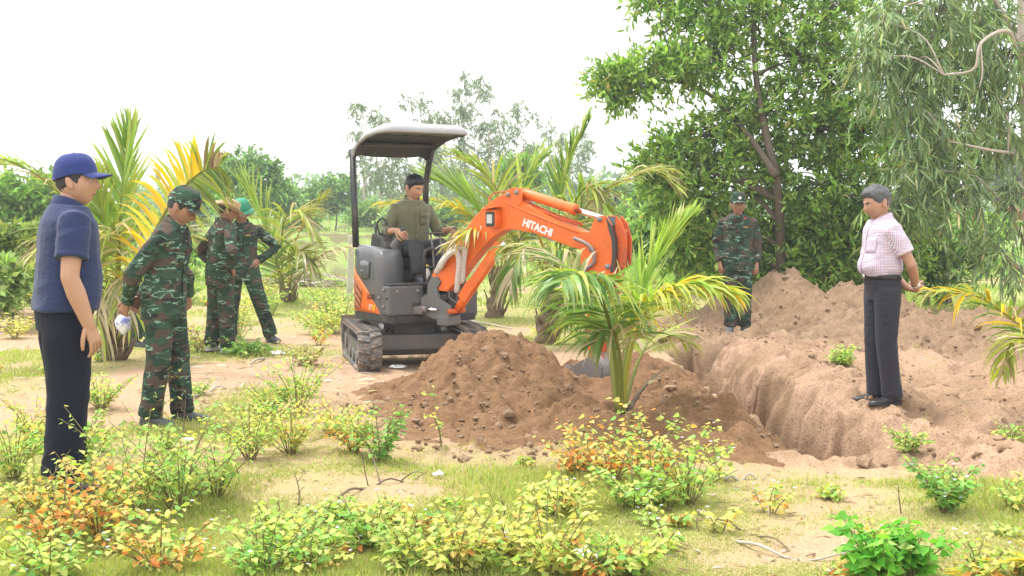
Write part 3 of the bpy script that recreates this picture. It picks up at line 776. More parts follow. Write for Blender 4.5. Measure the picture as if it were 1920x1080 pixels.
# bucket, its mouth turned up towards the machine
bk_c = BP(1122, 672)
sidep = [(bk_c[0] + a, bk_c[1] + z) for a, z in ((.06, .05), (.14, -.06), (.13, -.20), (.03, -.30), (-.12, -.31), (-.27, -.22), (-.30, -.16), (-.05, .0))]
bucket = empty('bucket', parent=exc)
for y0, y1 in ((-.20, -.185), (.185, .20)): part('side_plate', *prism(sidep, y0, y1), DIRTYST, .003, MB, bucket)
V, F = [], []
shell = sidep[0:7]
for (a, z) in shell: V += [(a, -.184, z), (a, .184, z)]
F = [(2 * i, 2 * i + 1, 2 * i + 3, 2 * i + 2) for i in range(len(shell) - 1)]
o = mobj('shell', np_mesh('shell', np.array([tuple(MB @ Vector(v)) for v in V]), np.array(F)), DIRTYST, bucket); o.modifiers.new('t', 'SOLIDIFY').thickness = .012
for y in (-.16, -.055, .055, .16):
    a, z = sidep[6]; part('tooth', *prism([(a + .05, z - .01), (a - .07, z + .07), (a - .075, z + .06), (a + .03, z - .035)], y - .022, y + .022), CASTG, .003, MB, bucket)
for y in (-.085, .085): part('ear', *prism([(bk_c[0] - .05, bk_c[1] - .03), (bk_c[0] + .10, bk_c[1] - .05), (bk_c[0] + .10, bk_c[1] + .04), (bk_c[0] + .02, bk_c[1] + .06)], y - .01, y + .01), ORANGE_W, .003, MB, bucket)

# hoses, slots and stickers about the front
for k in range(5):
    l_ = -.09 + .045 * k
    pipe('hydraulic_hose', [(.42, l_, .70 + .02 * k), (.52, l_ * .8, .80 + .02 * k), (.60, l_ * .6, .78), (.66, l_ * .5, .66)], .013, HOSEB, smooth_n=12)
bx('vent_slot', .222, .226, -.40, -.385, .90, .99, VINYL, .001); bx('grab_handle', .40, .46, -.514, -.502, .70, .715, BLACKP, .004)
for k in range(5): rim_patch('cooling_slot', .30, .52, lambda s, k=k: 1.10 + .014 * k, lambda s, k=k: 1.106 + .014 * k, VINYL, .003, 10, 2)
# ---------------------------------------------------------------- (the driver is seated with the other people)
def excavator_seat(): return Vector((CX, CY, CZ)) + MU @ Vector((-.14, .06, 0))
# ================================================================ people
def skin_mat(name, c):
    t = NT(name); v = t.coord()
    f = t.noise(v, 14, 4)
    col = t.mix(f, tuple(x * .88 for x in c), tuple(x * 1.1 for x in c))
    col = t.mix(t.ramp(t.noise(v, 70, 3), [(.5, 0), (.8, .35)]), col, (c[0] * .8, c[1] * .62, c[2] * .6))
    return t.done(t.pbsdf(col, .5, normal=t.bump(t.noise(v, 160, 3), .12, .002), spec=.4, **{'Subsurface Weight': .12, 'Subsurface Radius': (.02, .008, .005)}))
SKIN = skin_mat('skin', (.43, .235, .15)); SKIN_D = skin_mat('skin_tanned', (.33, .17, .105))

def cloth_mat(name, c, scale=900, vary=.14, rough=.85, sheen=.3):
    t = NT(name); v = t.coord()
    f = t.noise(v, 6, 4)
    col = t.mix(f, tuple(x * (1 - vary) for x in c), tuple(x * (1 + vary) for x in c))
    b = t.bump(t.noise(v, 55, 3), .18, .004, t.bump(t.noise(t.coord('Object', (1, 1, 2.2)), 13, 3, .5, .6), .35, .02))
    return t.done(t.pbsdf(col, rough, normal=b, spec=.25, **{'Sheen Weight': sheen}))
NAVY = cloth_mat('navy_jersey', (.020, .030, .088), sheen=.12); NAVY2 = cloth_mat('navy_trouser_cloth', (.006, .008, .019), sheen=.02)
CAPBLUE = cloth_mat('blue_cap_cloth', (.022, .036, .16), sheen=.15); OLIVE = cloth_mat('olive_shirt_cloth', (.125, .125, .065))
DKTROU = cloth_mat('dark_grey_trouser_cloth', (.040, .042, .045), sheen=.05); SLATE = cloth_mat('slate_trouser_cloth', (.030, .030, .042), sheen=.05)
HATTAN = cloth_mat('tan_hat_cloth', (.42, .29, .15)); HELMG = simple('green_helmet_cloth', (.02, .22, .12), .7, bump=.1, scale=60)
HAIR = simple('black_hair', (.012, .011, .012), .55, scale=90, vary=.5, bump=.5); HAIRG = simple('greying_hair', (.075, .075, .08), .6, scale=45, vary=.9, bump=.8)
LEATHER = simple('black_leather', (.018, .018, .02), .35, scale=30); RUBBER = simple('dusty_boot_rubber', (.075, .08, .085), .65, scale=25, vary=.4)
EYEW = simple('eye_white', (.7, .68, .64), .3); EYED = simple('eye_dark', (.02, .012, .008), .2); LIPS = simple('lips', (.32, .13, .10), .5)
LIPS_D = simple('lips_tanned', (.22, .09, .07), .5)
RED = simple('red_collar_tab', (.75, .02, .015), .5); GOLD = simple('gold_badge', (.8, .42, .03), .45); STEEL = simple('watch_steel', (.6, .6, .6), .25, 1.0)
BELT = simple('black_belt', (.012, .012, .012), .4); WHITEC = simple('white_undershirt', (.75, .74, .72), .8)

def camo():
    t = NT('camouflage_cloth'); v0 = t.coord('Object', (1, 1, 1.9))
    wob = t.n('TexNoise', {'Vector': v0, 'Scale': 14, 'Detail': 3}).outputs['Color']
    v = t.n('VectorMath', {0: v0, 1: t.n('VectorMath', {0: wob, 'Scale': .11}, operation='SCALE').outputs[0]}, operation='ADD').outputs[0]
    sh = lambda k: t.n('Mapping', {'Vector': v, 'Location': (k, k * 2.3, -k)}).outputs[0]
    c = t.mix(t.ramp(t.noise(sh(3.1), 7, 1.5), [(.50, 0), (.52, 1)]), (.024, .050, .034), (.040, .078, .052))
    c = t.mix(t.ramp(t.noise(sh(7.7), 6.5, 1.5), [(.525, 0), (.545, 1)]), c, (.082, .058, .046))
    c = t.mix(t.ramp(t.noise(sh(12.2), 8, 1.5), [(.60, 0), (.62, 1)]), c, (.024, .026, .024))
    st = t.n('Mapping', {'Vector': v, 'Scale': (.75, .75, 1.5), 'Rotation': (0, .5, .3)}).outputs[0]
    sq = t.math('ABSOLUTE', t.math('SUBTRACT', t.noise(st, 7.5, 1.2), .5)); msk = t.ramp(t.noise(sh(21.0), 6.5, 1), [(.55, 0), (.57, 1)])
    c = t.mix(t.math('MULTIPLY', t.math('LESS_THAN', sq, .020), msk), c, (.20, .33, .24))
    c = t.mix(t.ramp(t.noise(st, 10.5, 2), [(.68, 0), (.695, 1)]), c, (.19, .31, .22))
    b = t.bump(t.noise(t.coord(), 60, 3), .2, .004, t.bump(t.noise(t.coord('Object', (1, 1, 2)), 13, 3, .5, .8), .45, .022))
    return t.done(t.pbsdf(c, .9, normal=b, spec=.2))
CAMO = camo()

def plaid():
    """white shirt with fine crossing lines of red and blue"""
    t = NT('checked_shirt_cloth')
    u = t.n('Attribute', attribute_name='u').outputs['Fac']; w = t.n('Attribute', attribute_name='w').outputs['Fac']
    def lines(s, per, off, width):
        f = t.math('FRACT', t.math('ADD', t.math('MULTIPLY', s, 1 / per), off))
        return t.math('LESS_THAN', f, width)
    c = t.mix(t.noise(t.coord(), 8, 3), (.66, .62, .66), (.76, .73, .77))
    for s in (u, w):
        c = t.mix(t.math('MULTIPLY', lines(s, .024, .0, .22), .62), c, (.46, .16, .24))
        c = t.mix(t.math('MULTIPLY', lines(s, .024, .5, .20), .6), c, (.16, .15, .40))
    b = t.bump(t.noise(t.coord('Object', (1, 1, 2)), 13, 3, .5, .8), .4, .02)
    return t.done(t.pbsdf(c, .85, normal=b, spec=.25))
PLAID = plaid()

def loft(rings, n=20, e=2.4):
    """rings: (center, half-axis a, half-axis b front, b back) as Vectors -> closed mesh"""
    V = []
    for (c, a, b, bb) in rings:
        c, a, b, bb = Vector(c), Vector(a), Vector(b), Vector(bb)
        for j in range(n):
            q = 2 * pi * j / n; cx, sx = cos(q), sin(q)
            x = abs(cx) ** (2 / e) * (1 if cx >= 0 else -1); y = abs(sx) ** (2 / e) * (1 if sx >= 0 else -1)
            V.append(tuple(c + a * x + (b if y >= 0 else bb) * y))
    k = len(rings); Q = []; T = []
    for i in range(k - 1):
        for j in range(n):
            j2 = (j + 1) % n; Q.append((i * n + j, i * n + j2, (i + 1) * n + j2, (i + 1) * n + j))
    V.append(tuple(rings[0][0])); V.append(tuple(rings[-1][0]))
    for j in range(n):
        j2 = (j + 1) % n; T.append((k * n, j2, j)); T.append((k * n + 1, (k - 1) * n + j, (k - 1) * n + j2))
    return np.array(V), [np.array(Q), np.array(T)]

def remesh(parts, voxel, smooth=3, fac=.5):
    g = Geo()
    for p in parts: g.add(*p)
    me = g.mesh('tmp'); o = bpy.data.objects.new('tmp', me); COL.objects.link(o)
    m = o.modifiers.new('r', 'REMESH'); m.mode = 'VOXEL'; m.voxel_size = voxel
    if smooth:
        s = o.modifiers.new('s', 'SMOOTH'); s.iterations = smooth; s.factor = fac
    dg = bpy.context.evaluated_depsgraph_get(); ev = o.evaluated_get(dg); em = ev.to_mesh()
    V = np.empty(len(em.vertices) * 3, np.float32); em.vertices.foreach_get('co', V)
    N = np.empty(len(em.vertices) * 3, np.float32); em.vertices.foreach_get('normal', N)
    nl = len(em.loops); L = np.empty(nl, np.int32); em.loops.foreach_get('vertex_index', L)
    tot = np.empty(len(em.polygons), np.int32); em.polygons.foreach_get('loop_total', tot)
    sta = np.empty(len(em.polygons), np.int32); em.polygons.foreach_get('loop_start', sta)
    Q = L[(sta[tot == 4][:, None] + np.arange(4))]; T = L[(sta[tot == 3][:, None] + np.arange(3))]
    ev.to_mesh_clear(); bpy.data.objects.remove(o); bpy.data.meshes.remove(me)
    return V.reshape(-1, 3).astype(float), N.reshape(-1, 3).astype(float), [Q, T]

def folds(P, N, amp, foci=(), seed=0, f=(6, 6, 13), shear=.6):
    """push a garment's surface into folds, deepest at the joints"""
    q = P.copy()
    z = q[:, 2] + shear * q[:, 0] + .35 * q[:, 1]
    wob = noise3(q[:, 0] * 5, q[:, 1] * 5, q[:, 2] * 5, seed + 1)
    r = 1 - np.abs(noise3(q[:, 0] * f[0], q[:, 1] * f[1], z * f[2] + wob * .8, seed)) * 2.0
    r2 = 1 - np.abs(noise3(q[:, 0] * f[0] * 1.7, q[:, 1] * f[1] * 1.7, (q[:, 2] - shear * q[:, 0]) * f[2] * 1.8, seed + 5)) * 2.0
    a = np.full(len(P), amp)
    for (c, rad, k) in foci:
        d = np.linalg.norm(P - np.array(c), axis=1); a = a + amp * k * np.exp(-(d / rad) ** 2)
    return P + N * ((r * .65 + r2 * .35) * a)[:, None]

# ---------------------------------------------------------------- head
def head_grid(nu=44, nv=34):
    th = np.linspace(0, 2 * pi, nu, endpoint=False); ph = np.linspace(.04, pi - .04, nv)
    T, P = np.meshgrid(th, ph)
    n = np.stack([np.sin(P) * np.cos(T), np.sin(P) * np.sin(T), np.cos(P)], -1).reshape(-1, 3)
    i = np.arange(nu * nv).reshape(nv, nu); j = np.roll(i, -1, 1)
    Q = np.stack([i[:-1], i[1:], j[1:], j[:-1]], -1).reshape(-1, 4)
    return n, Q
HN, HQ = head_grid()
def head_shape(n, fatface=0.0):
    x, y, z = n[:, 0].copy(), n[:, 1].copy(), n[:, 2].copy()
    lo = np.clip(-z, 0, 1)
    X = .0765 * x * (1 - .30 * lo ** 1.5 + fatface * .16 * lo)
    Yf = -.094 * np.clip(-y, 0, 1) ** .85; Yb = .102 * np.clip(y, 0, 1)
    Yv = np.where(y < 0, Yf * (1 - .06 * lo), Yb * (1 - .55 * lo ** 1.2))
    Zv = np.where(z > 0, .112 * z, .118 * z)
    front = sstep(.15, .75, -y)
    g = lambda cx, cz, sx, sz: np.exp(-(((X - cx) / sx) ** 2 + ((Zv - cz) / sz) ** 2))
    d = .025 * g(0, -.026, .0115, .014) + .014 * g(0, -.004, .010, .020) - .010 * (g(.031, .008, .016, .012) + g(-.031, .008, .016, .012))
    d += .005 * (g(.030, .029, .020, .008) + g(-.030, .029, .020, .008)) + .006 * g(0, -.058, .021, .010) - .004 * g(0, -.074, .02, .007)
    d += .010 * g(0, -.097, .022, .016) + .004 * (g(.048, -.02, .02, .02) + g(-.048, -.02, .02, .02))
    Yv = Yv - d * front
    return np.stack([X, Yv, Zv], -1)

def make_cap(root_m, s, kind, mat, parent, M):
    g = Geo(); nu, nv = 40, 12
    if kind == 'cap':
        for i in range(nv):
            pass
        th = np.linspace(0, 2 * pi, nu, endpoint=False); V = []
        for i in range(nv):
            u = i / (nv - 1); el = u * pi / 2
            for q in th:
                y = sin(q); rx, ry = .090, (.114 if y > 0 else .108)
                base = .040 - .022 * max(0, y) + .004 * max(0, -y)
                zz = base + (.152 - base) * (sin(el) ** .95); k = cos(el) ** .62
                k2 = k * (1 + .012 * cos(q * 6) * sin(el * 2))
                V.append((rx * cos(q) * k2, ry * y * k2 + .004, zz))
        Q = []
        for i in range(nv - 1):
            for j in range(nu):
                j2 = (j + 1) % nu; Q.append((i * nu + j, i * nu + j2, (i + 1) * nu + j2, (i + 1) * nu + j))
        g.add(np.array(V), np.array(Q))
        g.add(*tube([(0, .004, .148), (0, .004, .156)], [.008, .006], 8))
        crown = g.build('crown', mat, parent, M=M)
        b = Geo(); V = []; m = 18; r = 6
        for lay in (0, 1):
            for i in range(r):
                for j in range(m):
                    a = radians(-62 + 124 * j / (m - 1)); ex = i / (r - 1)
                    rx = .088 * sin(a); yy = -.104 * cos(a)
                    L = .078 * (cos(a) ** .55 if cos(a) > 0 else 0)
                    x = rx * (1 + .10 * ex); y = yy - L * ex + .006
                    zz = .046 - .018 * ex - .9 * (x * x) / .09 * .20 * (.5 + .5 * ex) - lay * .004
                    V.append((x, y, zz))
        Q = []
        for lay in (0, 1):
            o = lay * r * m
            for i in range(r - 1):
                for j in range(m - 1):
                    f = (o + i * m + j, o + i * m + j + 1, o + (i + 1) * m + j + 1, o + (i + 1) * m + j); Q.append(f if lay == 0 else f[::-1])
        for j in range(m - 1):
            a = (r - 1) * m + j; Q.append((a, a + 1, a + 1 + r * m, a + r * m))
        b.add(np.array(V), np.array(Q)); b.build('brim', mat, parent, M=M)
        return
    # brimmed hats
    if kind == 'boonie': prof = [(.098, .030), (.096, .060), (.094, .095), (.086, .120), (.060, .130), (.001, .131)]; bw, sl, wav = .078, -.010, .020
    else: prof = [(.106, .040), (.108, .060), (.104, .090), (.092, .122), (.068, .146), (.036, .158), (.001, .161)]; bw, sl, wav = .042, -.030, .003
    th = np.linspace(0, 2 * pi, nu, endpoint=False); V = []
    for (r, z) in prof:
        for q in th: V.append((r * cos(q) * .92, r * sin(q) * 1.1 + .004, z))
    Q = [(i * nu + j, i * nu + (j + 1) % nu, (i + 1) * nu + (j + 1) % nu, (i + 1) * nu + j) for i in range(len(prof) - 1) for j in range(nu)]
    g.add(np.array(V), np.array(Q)); g.build('crown', mat, parent, M=M)
    b = Geo(); V = []; rr = 6
    for lay in (0, 1):
        for i in range(rr):
            ex = i / (rr - 1)
            for q in th:
                r0 = prof[0][0] - .004; r = r0 + bw * ex * (1 + (.25 * max(0, -sin(q)) if kind != 'boonie' else 0))
                z = prof[0][1] + sl * ex + wav * ex * sin(2 * q + .7) + .5 * wav * ex * sin(3 * q) - lay * .004 + (.03 * ex * abs(cos(q)) ** 2 if kind == 'boonie' else 0)
                V.append((r * cos(q) * .92, r * sin(q) * 1.1 + .004, z))
    for lay in (0, 1):
        o = lay * rr * nu
        for i in range(rr - 1):
            for j in range(nu):
                f = (o + i * nu + j, o + i * nu + (j + 1) % nu, o + (i + 1) * nu + (j + 1) % nu, o + (i + 1) * nu + j); b.F.append(np.array([f if lay == 0 else f[::-1]]))
    for j in range(nu):
        a = (rr - 1) * nu + j; a2 = (rr - 1) * nu + (j + 1) % nu; b.F.append(np.array([(a, a2, a2 + rr * nu, a + rr * nu)]))
    b.V.append(np.array(V)); b.C.append(np.ones((len(V), 3))); b.n = len(V)
    b.build('brim', mat, parent, M=M)
    band = Geo(); r0, z0 = prof[0]
    band.add(*tube([(r0 * 1.01 * cos(q) * .92, r0 * 1.01 * sin(q) * 1.1 + .004, z0 + .012) for q in np.linspace(0, 2 * pi, 33)], .005, 6, flat=2.0)); band.build('hat_band', mat if kind == 'boonie' else HELMG, parent, M=M)

def hand_geo(wrist, d, pn, side, curl=.35, spread=.08, s=1.0, thumb_in=.6):
    """palm part and five finger tubes. d: direction of the hand, pn: palm normal, side: +1 if the thumb is to d x pn"""
    d = Vector(d).normalized(); pn = Vector(pn); pn = (pn - d * pn.dot(d)).normalized(); ac = d.cross(pn).normalized() * side
    w = Vector(wrist)
    rings = []
    for t, hw, ht in ((-.02, .028, .021), (.02, .034, .019), (.055, .041, .017), (.085, .041, .014), (.098, .036, .010)):
        rings.append((w + d * t * s, ac * hw * s, pn * ht * s, pn * ht * s))
    palm = loft(rings, 14, 2.6)
    fingers = []
    for i, (off, L) in enumerate(((.030, .070), (.010, .080), (-.010, .075), (-.029, .058))):
        p = w + (d * .088 + ac * off) * s; dd = (d + ac * (spread * (1.5 - i))).normalized()
        path = [p - dd * .012 * s, p]; ang = curl * (.55 + .12 * i)
        for k, seg in enumerate((.45, .32, .25)):
            ax = dd.cross(pn).normalized(); dd = Quaternion(ax, ang * (1.0 + .5 * (k > 0))) @ dd
            path.append(path[-1] + dd * L * seg * s)
        fingers.append(tube(path, [.0095 * s, .0098 * s, .0090 * s, .0083 * s, .0066 * s], 8, round_end=True))
    p = w + (d * .018 + ac * .030 + pn * .006) * s
    dd = (d * .75 + ac * .55 + pn * .25 * thumb_in).normalized(); path = [p - dd * .01 * s, p]
    for seg in (.036, .030, .024):
        path.append(path[-1] + dd * seg * s); dd = (dd * .85 + (d * .45 + pn * .35 * thumb_in - ac * .12)).normalized()
    fingers.append(tube(path, [.013 * s, .0135 * s, .0115 * s, .0105 * s, .0075 * s], 8, round_end=True))
    return palm, fingers

def make_person(label, loc, yaw, s=1.0, bend=0.0, fat=0.0, pelvis=(0, 0, .92), arms=None, legs=None, head=(0, 0, 0), skin=None, top=None,
                trousers=None, shoes=None, hat=None, hair=None, group=None, voxel=.013, faceround=0.0, tabs=False, tuck=False, extras=None, seed=1, lean=0.0, girth=1.0, hsz=1.10):
    skin = skin or SKIN
    root = empty('person', loc, yaw); tag(root, label, 'person', group)
    pel = Vector(pelvis)
    def spine(h):
        """point and tilt at height h (std units) above the pelvis"""
        m = 24; p = pel.copy(); a = lean
        if h < 0: return pel + Vector((0, 0, h)), lean * .0
        for i in range(m):
            a = lean + bend * ((i + .5) / m * h) / .5; p = p + Vector((0, -sin(a), cos(a))) * (h / m)
        return p, lean + bend * h / .5
    def tring(h, wx, df, db, dy=0):
        p, a = spine(h); f = Vector((0, -cos(a), -sin(a)))
        return (p + f * dy, Vector((wx, 0, 0)), f * -db, f * -df)  # back depth, front depth
    fb = lambda z: fat * math.exp(-((z - 1.08) / .13) ** 2)
    TZ = [(.84, .150, .105, .115), (.92, .168, .112, .122), (1.0, .160, .108, .112), (1.08, .152, .106, .106), (1.16, .153, .108, .106), (1.24, .162, .112, .108),
          (1.32, .172, .112, .106), (1.38, .174, .100, .100), (1.425, .148, .084, .090), (1.455, .098, .068, .076)]
    TZ = [(a, b * (1 + (girth - 1) * (1 if a < 1.44 else .4)), c * girth, d * girth) for a, b, c, d in TZ]
    def torso(off=0.0, z0=.84, z1=1.46, flare=0.0):
        R = []
        zs = [z for z in np.linspace(z0, z1, 14)]
        A = np.array(TZ)
        for z in zs:
            wx, df, db = [np.interp(z, A[:, 0], A[:, k]) for k in (1, 2, 3)]
            fl = flare * max(0, (1.0 - (z - z0) / .3)) if flare else 0
            o2 = off * (1 if z < 1.40 else .6)
            if tuck and off > 0: o2 = -.012 + (off + .012) * float(sstep(.985, 1.075, z))
            R.append(tring(z - .92, wx + o2 + fl + fb(z) * .35, df + o2 + fl + fb(z), db + o2 + fl * .7, 0))
        return loft(R, 24, 2.35)
    sc = lambda p: Vector(p)
    # joints
    sh = {}
    for k, sx in (('L', 1), ('R', -1)):
        p, a = spine(1.378 - .92); f = Vector((0, -cos(a), -sin(a)))
        sh[k] = p + Vector((.182 * (1 + (girth - 1) * .9) * sx, 0, 0)) - f * .004
    arms = arms or {}
    A = {}
    for k, sx in (('L', 1), ('R', -1)):
        d = dict(elbow=(.228 * sx, .03, 1.115), wrist=(.232 * sx, -.03, .862), hand=None, pn=(-sx, 0, 0), curl=.4)
        d.update(arms.get(k, {})); A[k] = d
    legs = legs or {}
    G = {}
    for k, sx in (('L', 1), ('R', -1)):
        d = dict(hip=(pel.x + .092 * sx, pel.y, pel.z - .03), knee=(.098 * sx, -.012, .495), ankle=(.105 * sx, .02, .085), toe=(.18 * sx, -1, 0))
        d.update(legs.get(k, {})); G[k] = d
    # ---- body (skin)
    parts = [torso(-.014)]
    np_, na = spine(1.44 - .92); nt, _ = spine(1.50 - .92)
    hy, hp, hr = head
    hd = Euler((hp, 0, 0)).to_matrix() ; hd = Matrix.Rotation(hy, 3, 'Z') @ Matrix.Rotation(hp, 3, 'X') @ Matrix.Rotation(hr, 3, 'Y')
    hc = nt + Vector((0, -.018 - .5 * sin(na) * .05, .080 - .02 * abs(sin(na)))) + hd @ Vector((0, -.012, 0))
    parts.append(tube([np_ + Vector((0, .0, -.05)), np_, nt, hc + hd @ Vector((0, .012, -.035))], [.085, .066, .056, .056], 14))
    fin = []
    for k, sx in (('L', 1), ('R', -1)):
        a = A[k]; e, w = Vector(a['elbow']), Vector(a['wrist'])
        up = sh[k].lerp(e, .5); fo = e.lerp(w, .35)
        p0 = sh[k] + Vector((-.05 * sx, 0, -.005))
        parts.append(tube([p0, sh[k], up, e, fo, w], [q_ * girth for q_ in (.055, .054, .047, .041, .043, .029)], 14, round_end=True))
        hdir = Vector(a['hand']) if a['hand'] else (w - e)
        pal, fs = hand_geo(w, hdir, a['pn'], a.get('side', 1 if k == 'L' else -1), a['curl'], s=1.02)
        parts.append(pal); fin += fs
        l = G[k]; h, kn, an = Vector(l['hip']), Vector(l['knee']), Vector(l['ankle'])
        parts.append(tube([h, h.lerp(kn, .5), kn, kn.lerp(an, .35), an], [.085, .075, .055, .055, .036], 12, round_end=True))
    V, N, Fq = remesh(parts, voxel, 4)
    g = Geo(); g.add(V, Fq)
    HV = head_shape(HN, faceround); hc = hc + Vector((0, 0, .112 * (hsz - 1))); HVw = (HV * hsz) @ np.array(hd).T + np.array(hc)
    g.add(HVw, HQ)
    for sx in (1, -1):   # ears
        ev, ef = loft([((sx * (.070 + .016 * t), .012 + .006 * t, -.004), (0, .017 * w_, .004), (0, .006 * w_, .031 * w_), (0, .006 * w_, .030 * w_)) for t, w_ in ((0, .7), (.5, 1), (.9, 1.04), (1.1, .8))], 14, 2.2)
        g.add((ev * hsz) @ np.array(hd).T + np.array(hc), ef)
    for f in fin: g.add(*f)
    MS = Matrix.Scale(s, 4)
    body = g.build('body', skin, root, M=MS)
    HM = MS @ Matrix.Translation(hc) @ hd.to_4x4() @ Matrix.Scale(hsz, 4)
    # ---- face
    def fy(x, z):
        k = (HN[:, 1] < 0); d_ = (HV[k, 0] - x) ** 2 + (HV[k, 2] - z) ** 2; i3 = np.argsort(d_)[:3]; w3 = 1 / (d_[i3] + 1e-7); return float((HV[k, 1][i3] * w3).sum() / w3.sum())
    ye, ym = fy(.031, .008), fy(0, -.057)
    for sx in (1, -1):
        e = Geo(); q = np.stack([HN[:, 0] * .0125, HN[:, 1] * .007, HN[:, 2] * .0062], -1) + (sx * .031, ye + .0042, .008); e.add(q, HQ)
        eye = e.build('eye', EYEW, root, M=HM)
        e = Geo(); q = np.stack([HN[:, 0] * .0058, HN[:, 1] * .004, HN[:, 2] * .0058], -1) + (sx * .031, ye + .0008, .0075); e.add(q, HQ); e.build('iris', EYED, eye, M=HM)
        b = Geo(); b.add(*tube([(sx * xx, fy(xx, zz_) + .001, zz_) for xx, zz_ in ((.013, .024), (.031, .028), (.049, .024))], [.0038, .0046, .0028], 6)); b.build('eyebrow', HAIR, root, M=HM)
    m = Geo(); m.add(*tube([(xx, fy(xx, zz_) + .002, zz_) for xx, zz_ in ((-.023, -.058), (-.010, -.0565), (0, -.0575), (.010, -.0565), (.023, -.058))], [.002, .0058, .006, .0058, .002], 8)); m.build('mouth', LIPS if skin is SKIN else LIPS_D, root, M=HM)
    # ---- hair
    hm = hair or HAIR
    ny, zz = HN[:, 1], HV[:, 2]
    line = np.interp(ny, [-1, -.6, -.38, -.16, .02, .25, 1], [.058, .050, .022, -.022, -.012, -.030, -.066])
    side_b = np.interp(ny, [-.3, -.1, .1], [0, 1, 1])
    msk = sstep(-.006, .026, zz - line + .006 * noise3(HN[:, 0] * 9, HN[:, 1] * 9, HN[:, 2] * 9, 4))
    thick = (.005 + .021 * sstep(.0, .08, zz)) * (.5 if hat else 1.0)
    off = msk * thick - (1 - msk) * .008 + msk * (.008 * noise3(HN[:, 0] * 8, HN[:, 1] * 8, HN[:, 2] * 5, 3) + .004 * noise3(HN[:, 0] * 25, HN[:, 1] * 25, HN[:, 2] * 12, 7)) * (.4 if hat else 1)
    hv = HV + HN * off[:, None]
    kp = (msk[HQ] > .01).any(1)
    hg = Geo(); hg.add(hv, HQ[kp]); hg.build('hair', hm, root, M=HM)
    if hat:
        ho = empty('hat', parent=root); ho.matrix_local = Matrix.Identity(4)
        ho.name = {'cap': 'cap', 'boonie': 'sun_hat', 'helmet': 'sun_helmet'}[hat[0]]
        tilt = Matrix.Rotation(hat[2] if len(hat) > 2 else 0, 4, 'X')
        make_cap(None, s, hat[0], hat[1], ho, HM @ tilt)
        if len(hat) > 3 and hat[3]:
            st = Geo(); 
            for q in range(5):
                a = q * 2 * pi / 5; r = .011
                st.add([(0, -.1095, .078), (r * sin(a - .63) * .45, -.1085, .078 + r * cos(a - .63) * .45), (r * sin(a), -.1085, .078 + r * cos(a)), (r * sin(a + .63) * .45, -.1085, .078 + r * cos(a + .63) * .45)], np.array([(0, 1, 2), (0, 2, 3)]))
            st.add(*tube([(0, -.100, .078), (0, -.1075, .078)], .018, 16))
            st.build('badge', hat[3], ho, M=HM @ tilt, smooth=False)
    # ---- trousers
    tr = trousers or {}; tw = tr.get('width', 1.0); parts = []; foci = []
    for k, sx in (('L', 1), ('R', -1)):
        l = G[k]; h, kn, an = Vector(l['hip']), Vector(l['knee']), Vector(l['ankle'])
        en = an + (kn - an).normalized() * tr.get('cuff', .01)
        parts.append(tube([h + Vector((0, 0, .02)), h.lerp(kn, .25), h.lerp(kn, .6), kn, kn.lerp(an, .35), kn.lerp(an, .75), en],
                          [.104, .100 * tw, .088 * tw, .079 * tw, .077 * tw, .074 * tw, .074 * tw], 18))
        foci += [(kn, .12, 1.4), (an, .14, 2.2), (h, .12, .6)]
    seat_r = []
    A_ = np.array(TZ)
    ztop = tr.get('top', 1.0)
    for z in np.linspace(.82, ztop, 7):
        wx, df, db = [np.interp(z, A_[:, 0], A_[:, k]) for k in (1, 2, 3)]
        seat_r.append(tring(z - .92, wx + .006 + fb(z) * .3, df + .004 + fb(z) * .75, db + .008))
    parts.append(loft(seat_r, 22, 2.3))
    V, N, Fq = remesh(parts, voxel * .92, 5)
    V = folds(V, N, tr.get('amp', .004) * .55, [(c_, r_, k_ * 1.6) for c_, r_, k_ in foci], seed + 3, f=(8, 8, 7), shear=.9)
    to = mobj('trousers', np_mesh('trousers', V * s, Fq), tr.get('mat', DKTROU), root)
    # ---- shoes
    for k, sx in (('L', 1), ('R', -1)):
        l = G[k]; an = Vector(l['ankle']); t = Vector(l['toe']); fwd = Vector((t.x, t.y, 0)).normalized(); rt = Vector((-fwd.y, fwd.x, 0))
        zb = an.z - .085
        up = Vector((0, 0, 1)); pitch = t.z
        R = []
        for d, hw, ht in ((-.075, .022, .030), (-.068, .033, .060), (-.03, .038, .088), (.02, .040, .085), (.07, .043, .062), (.115, .047, .048), (.155, .044, .040), (.185, .032, .033), (.198, .012, .022)):
            c = Vector((an.x, an.y, zb)) + fwd * d + up * (ht * .5 + pitch * d)
            R.append((c, rt * hw, up * ht * .5, up * ht * .5))
        sv, sf = loft(R, 18, 2.8)
        sg = Geo(); sg.add(sv, sf); shoe = sg.build('shoe', (shoes or LEATHER), root, M=MS)
        so = Geo(); R = []
        for d, hw in ((-.078, .024), (-.066, .036), (-.02, .040), (.05, .044), (.115, .050), (.16, .047), (.190, .034), (.203, .012)):
            c = Vector((an.x, an.y, zb)) + fwd * d + up * (.007 + pitch * d); R.append((c, rt * hw, up * .009, up * .009))
        so.add(*loft(R, 14, 4)); so.build('sole', LEATHER if shoes is not RUBBER else RUBBER, shoe, M=MS)
    # ---- top
    tp = top; off = tp.get('off', .012)
    parts = [torso(off, tp.get('hem', .80), 1.462, tp.get('flare', 0.0))]
    foci = []
    ends = []
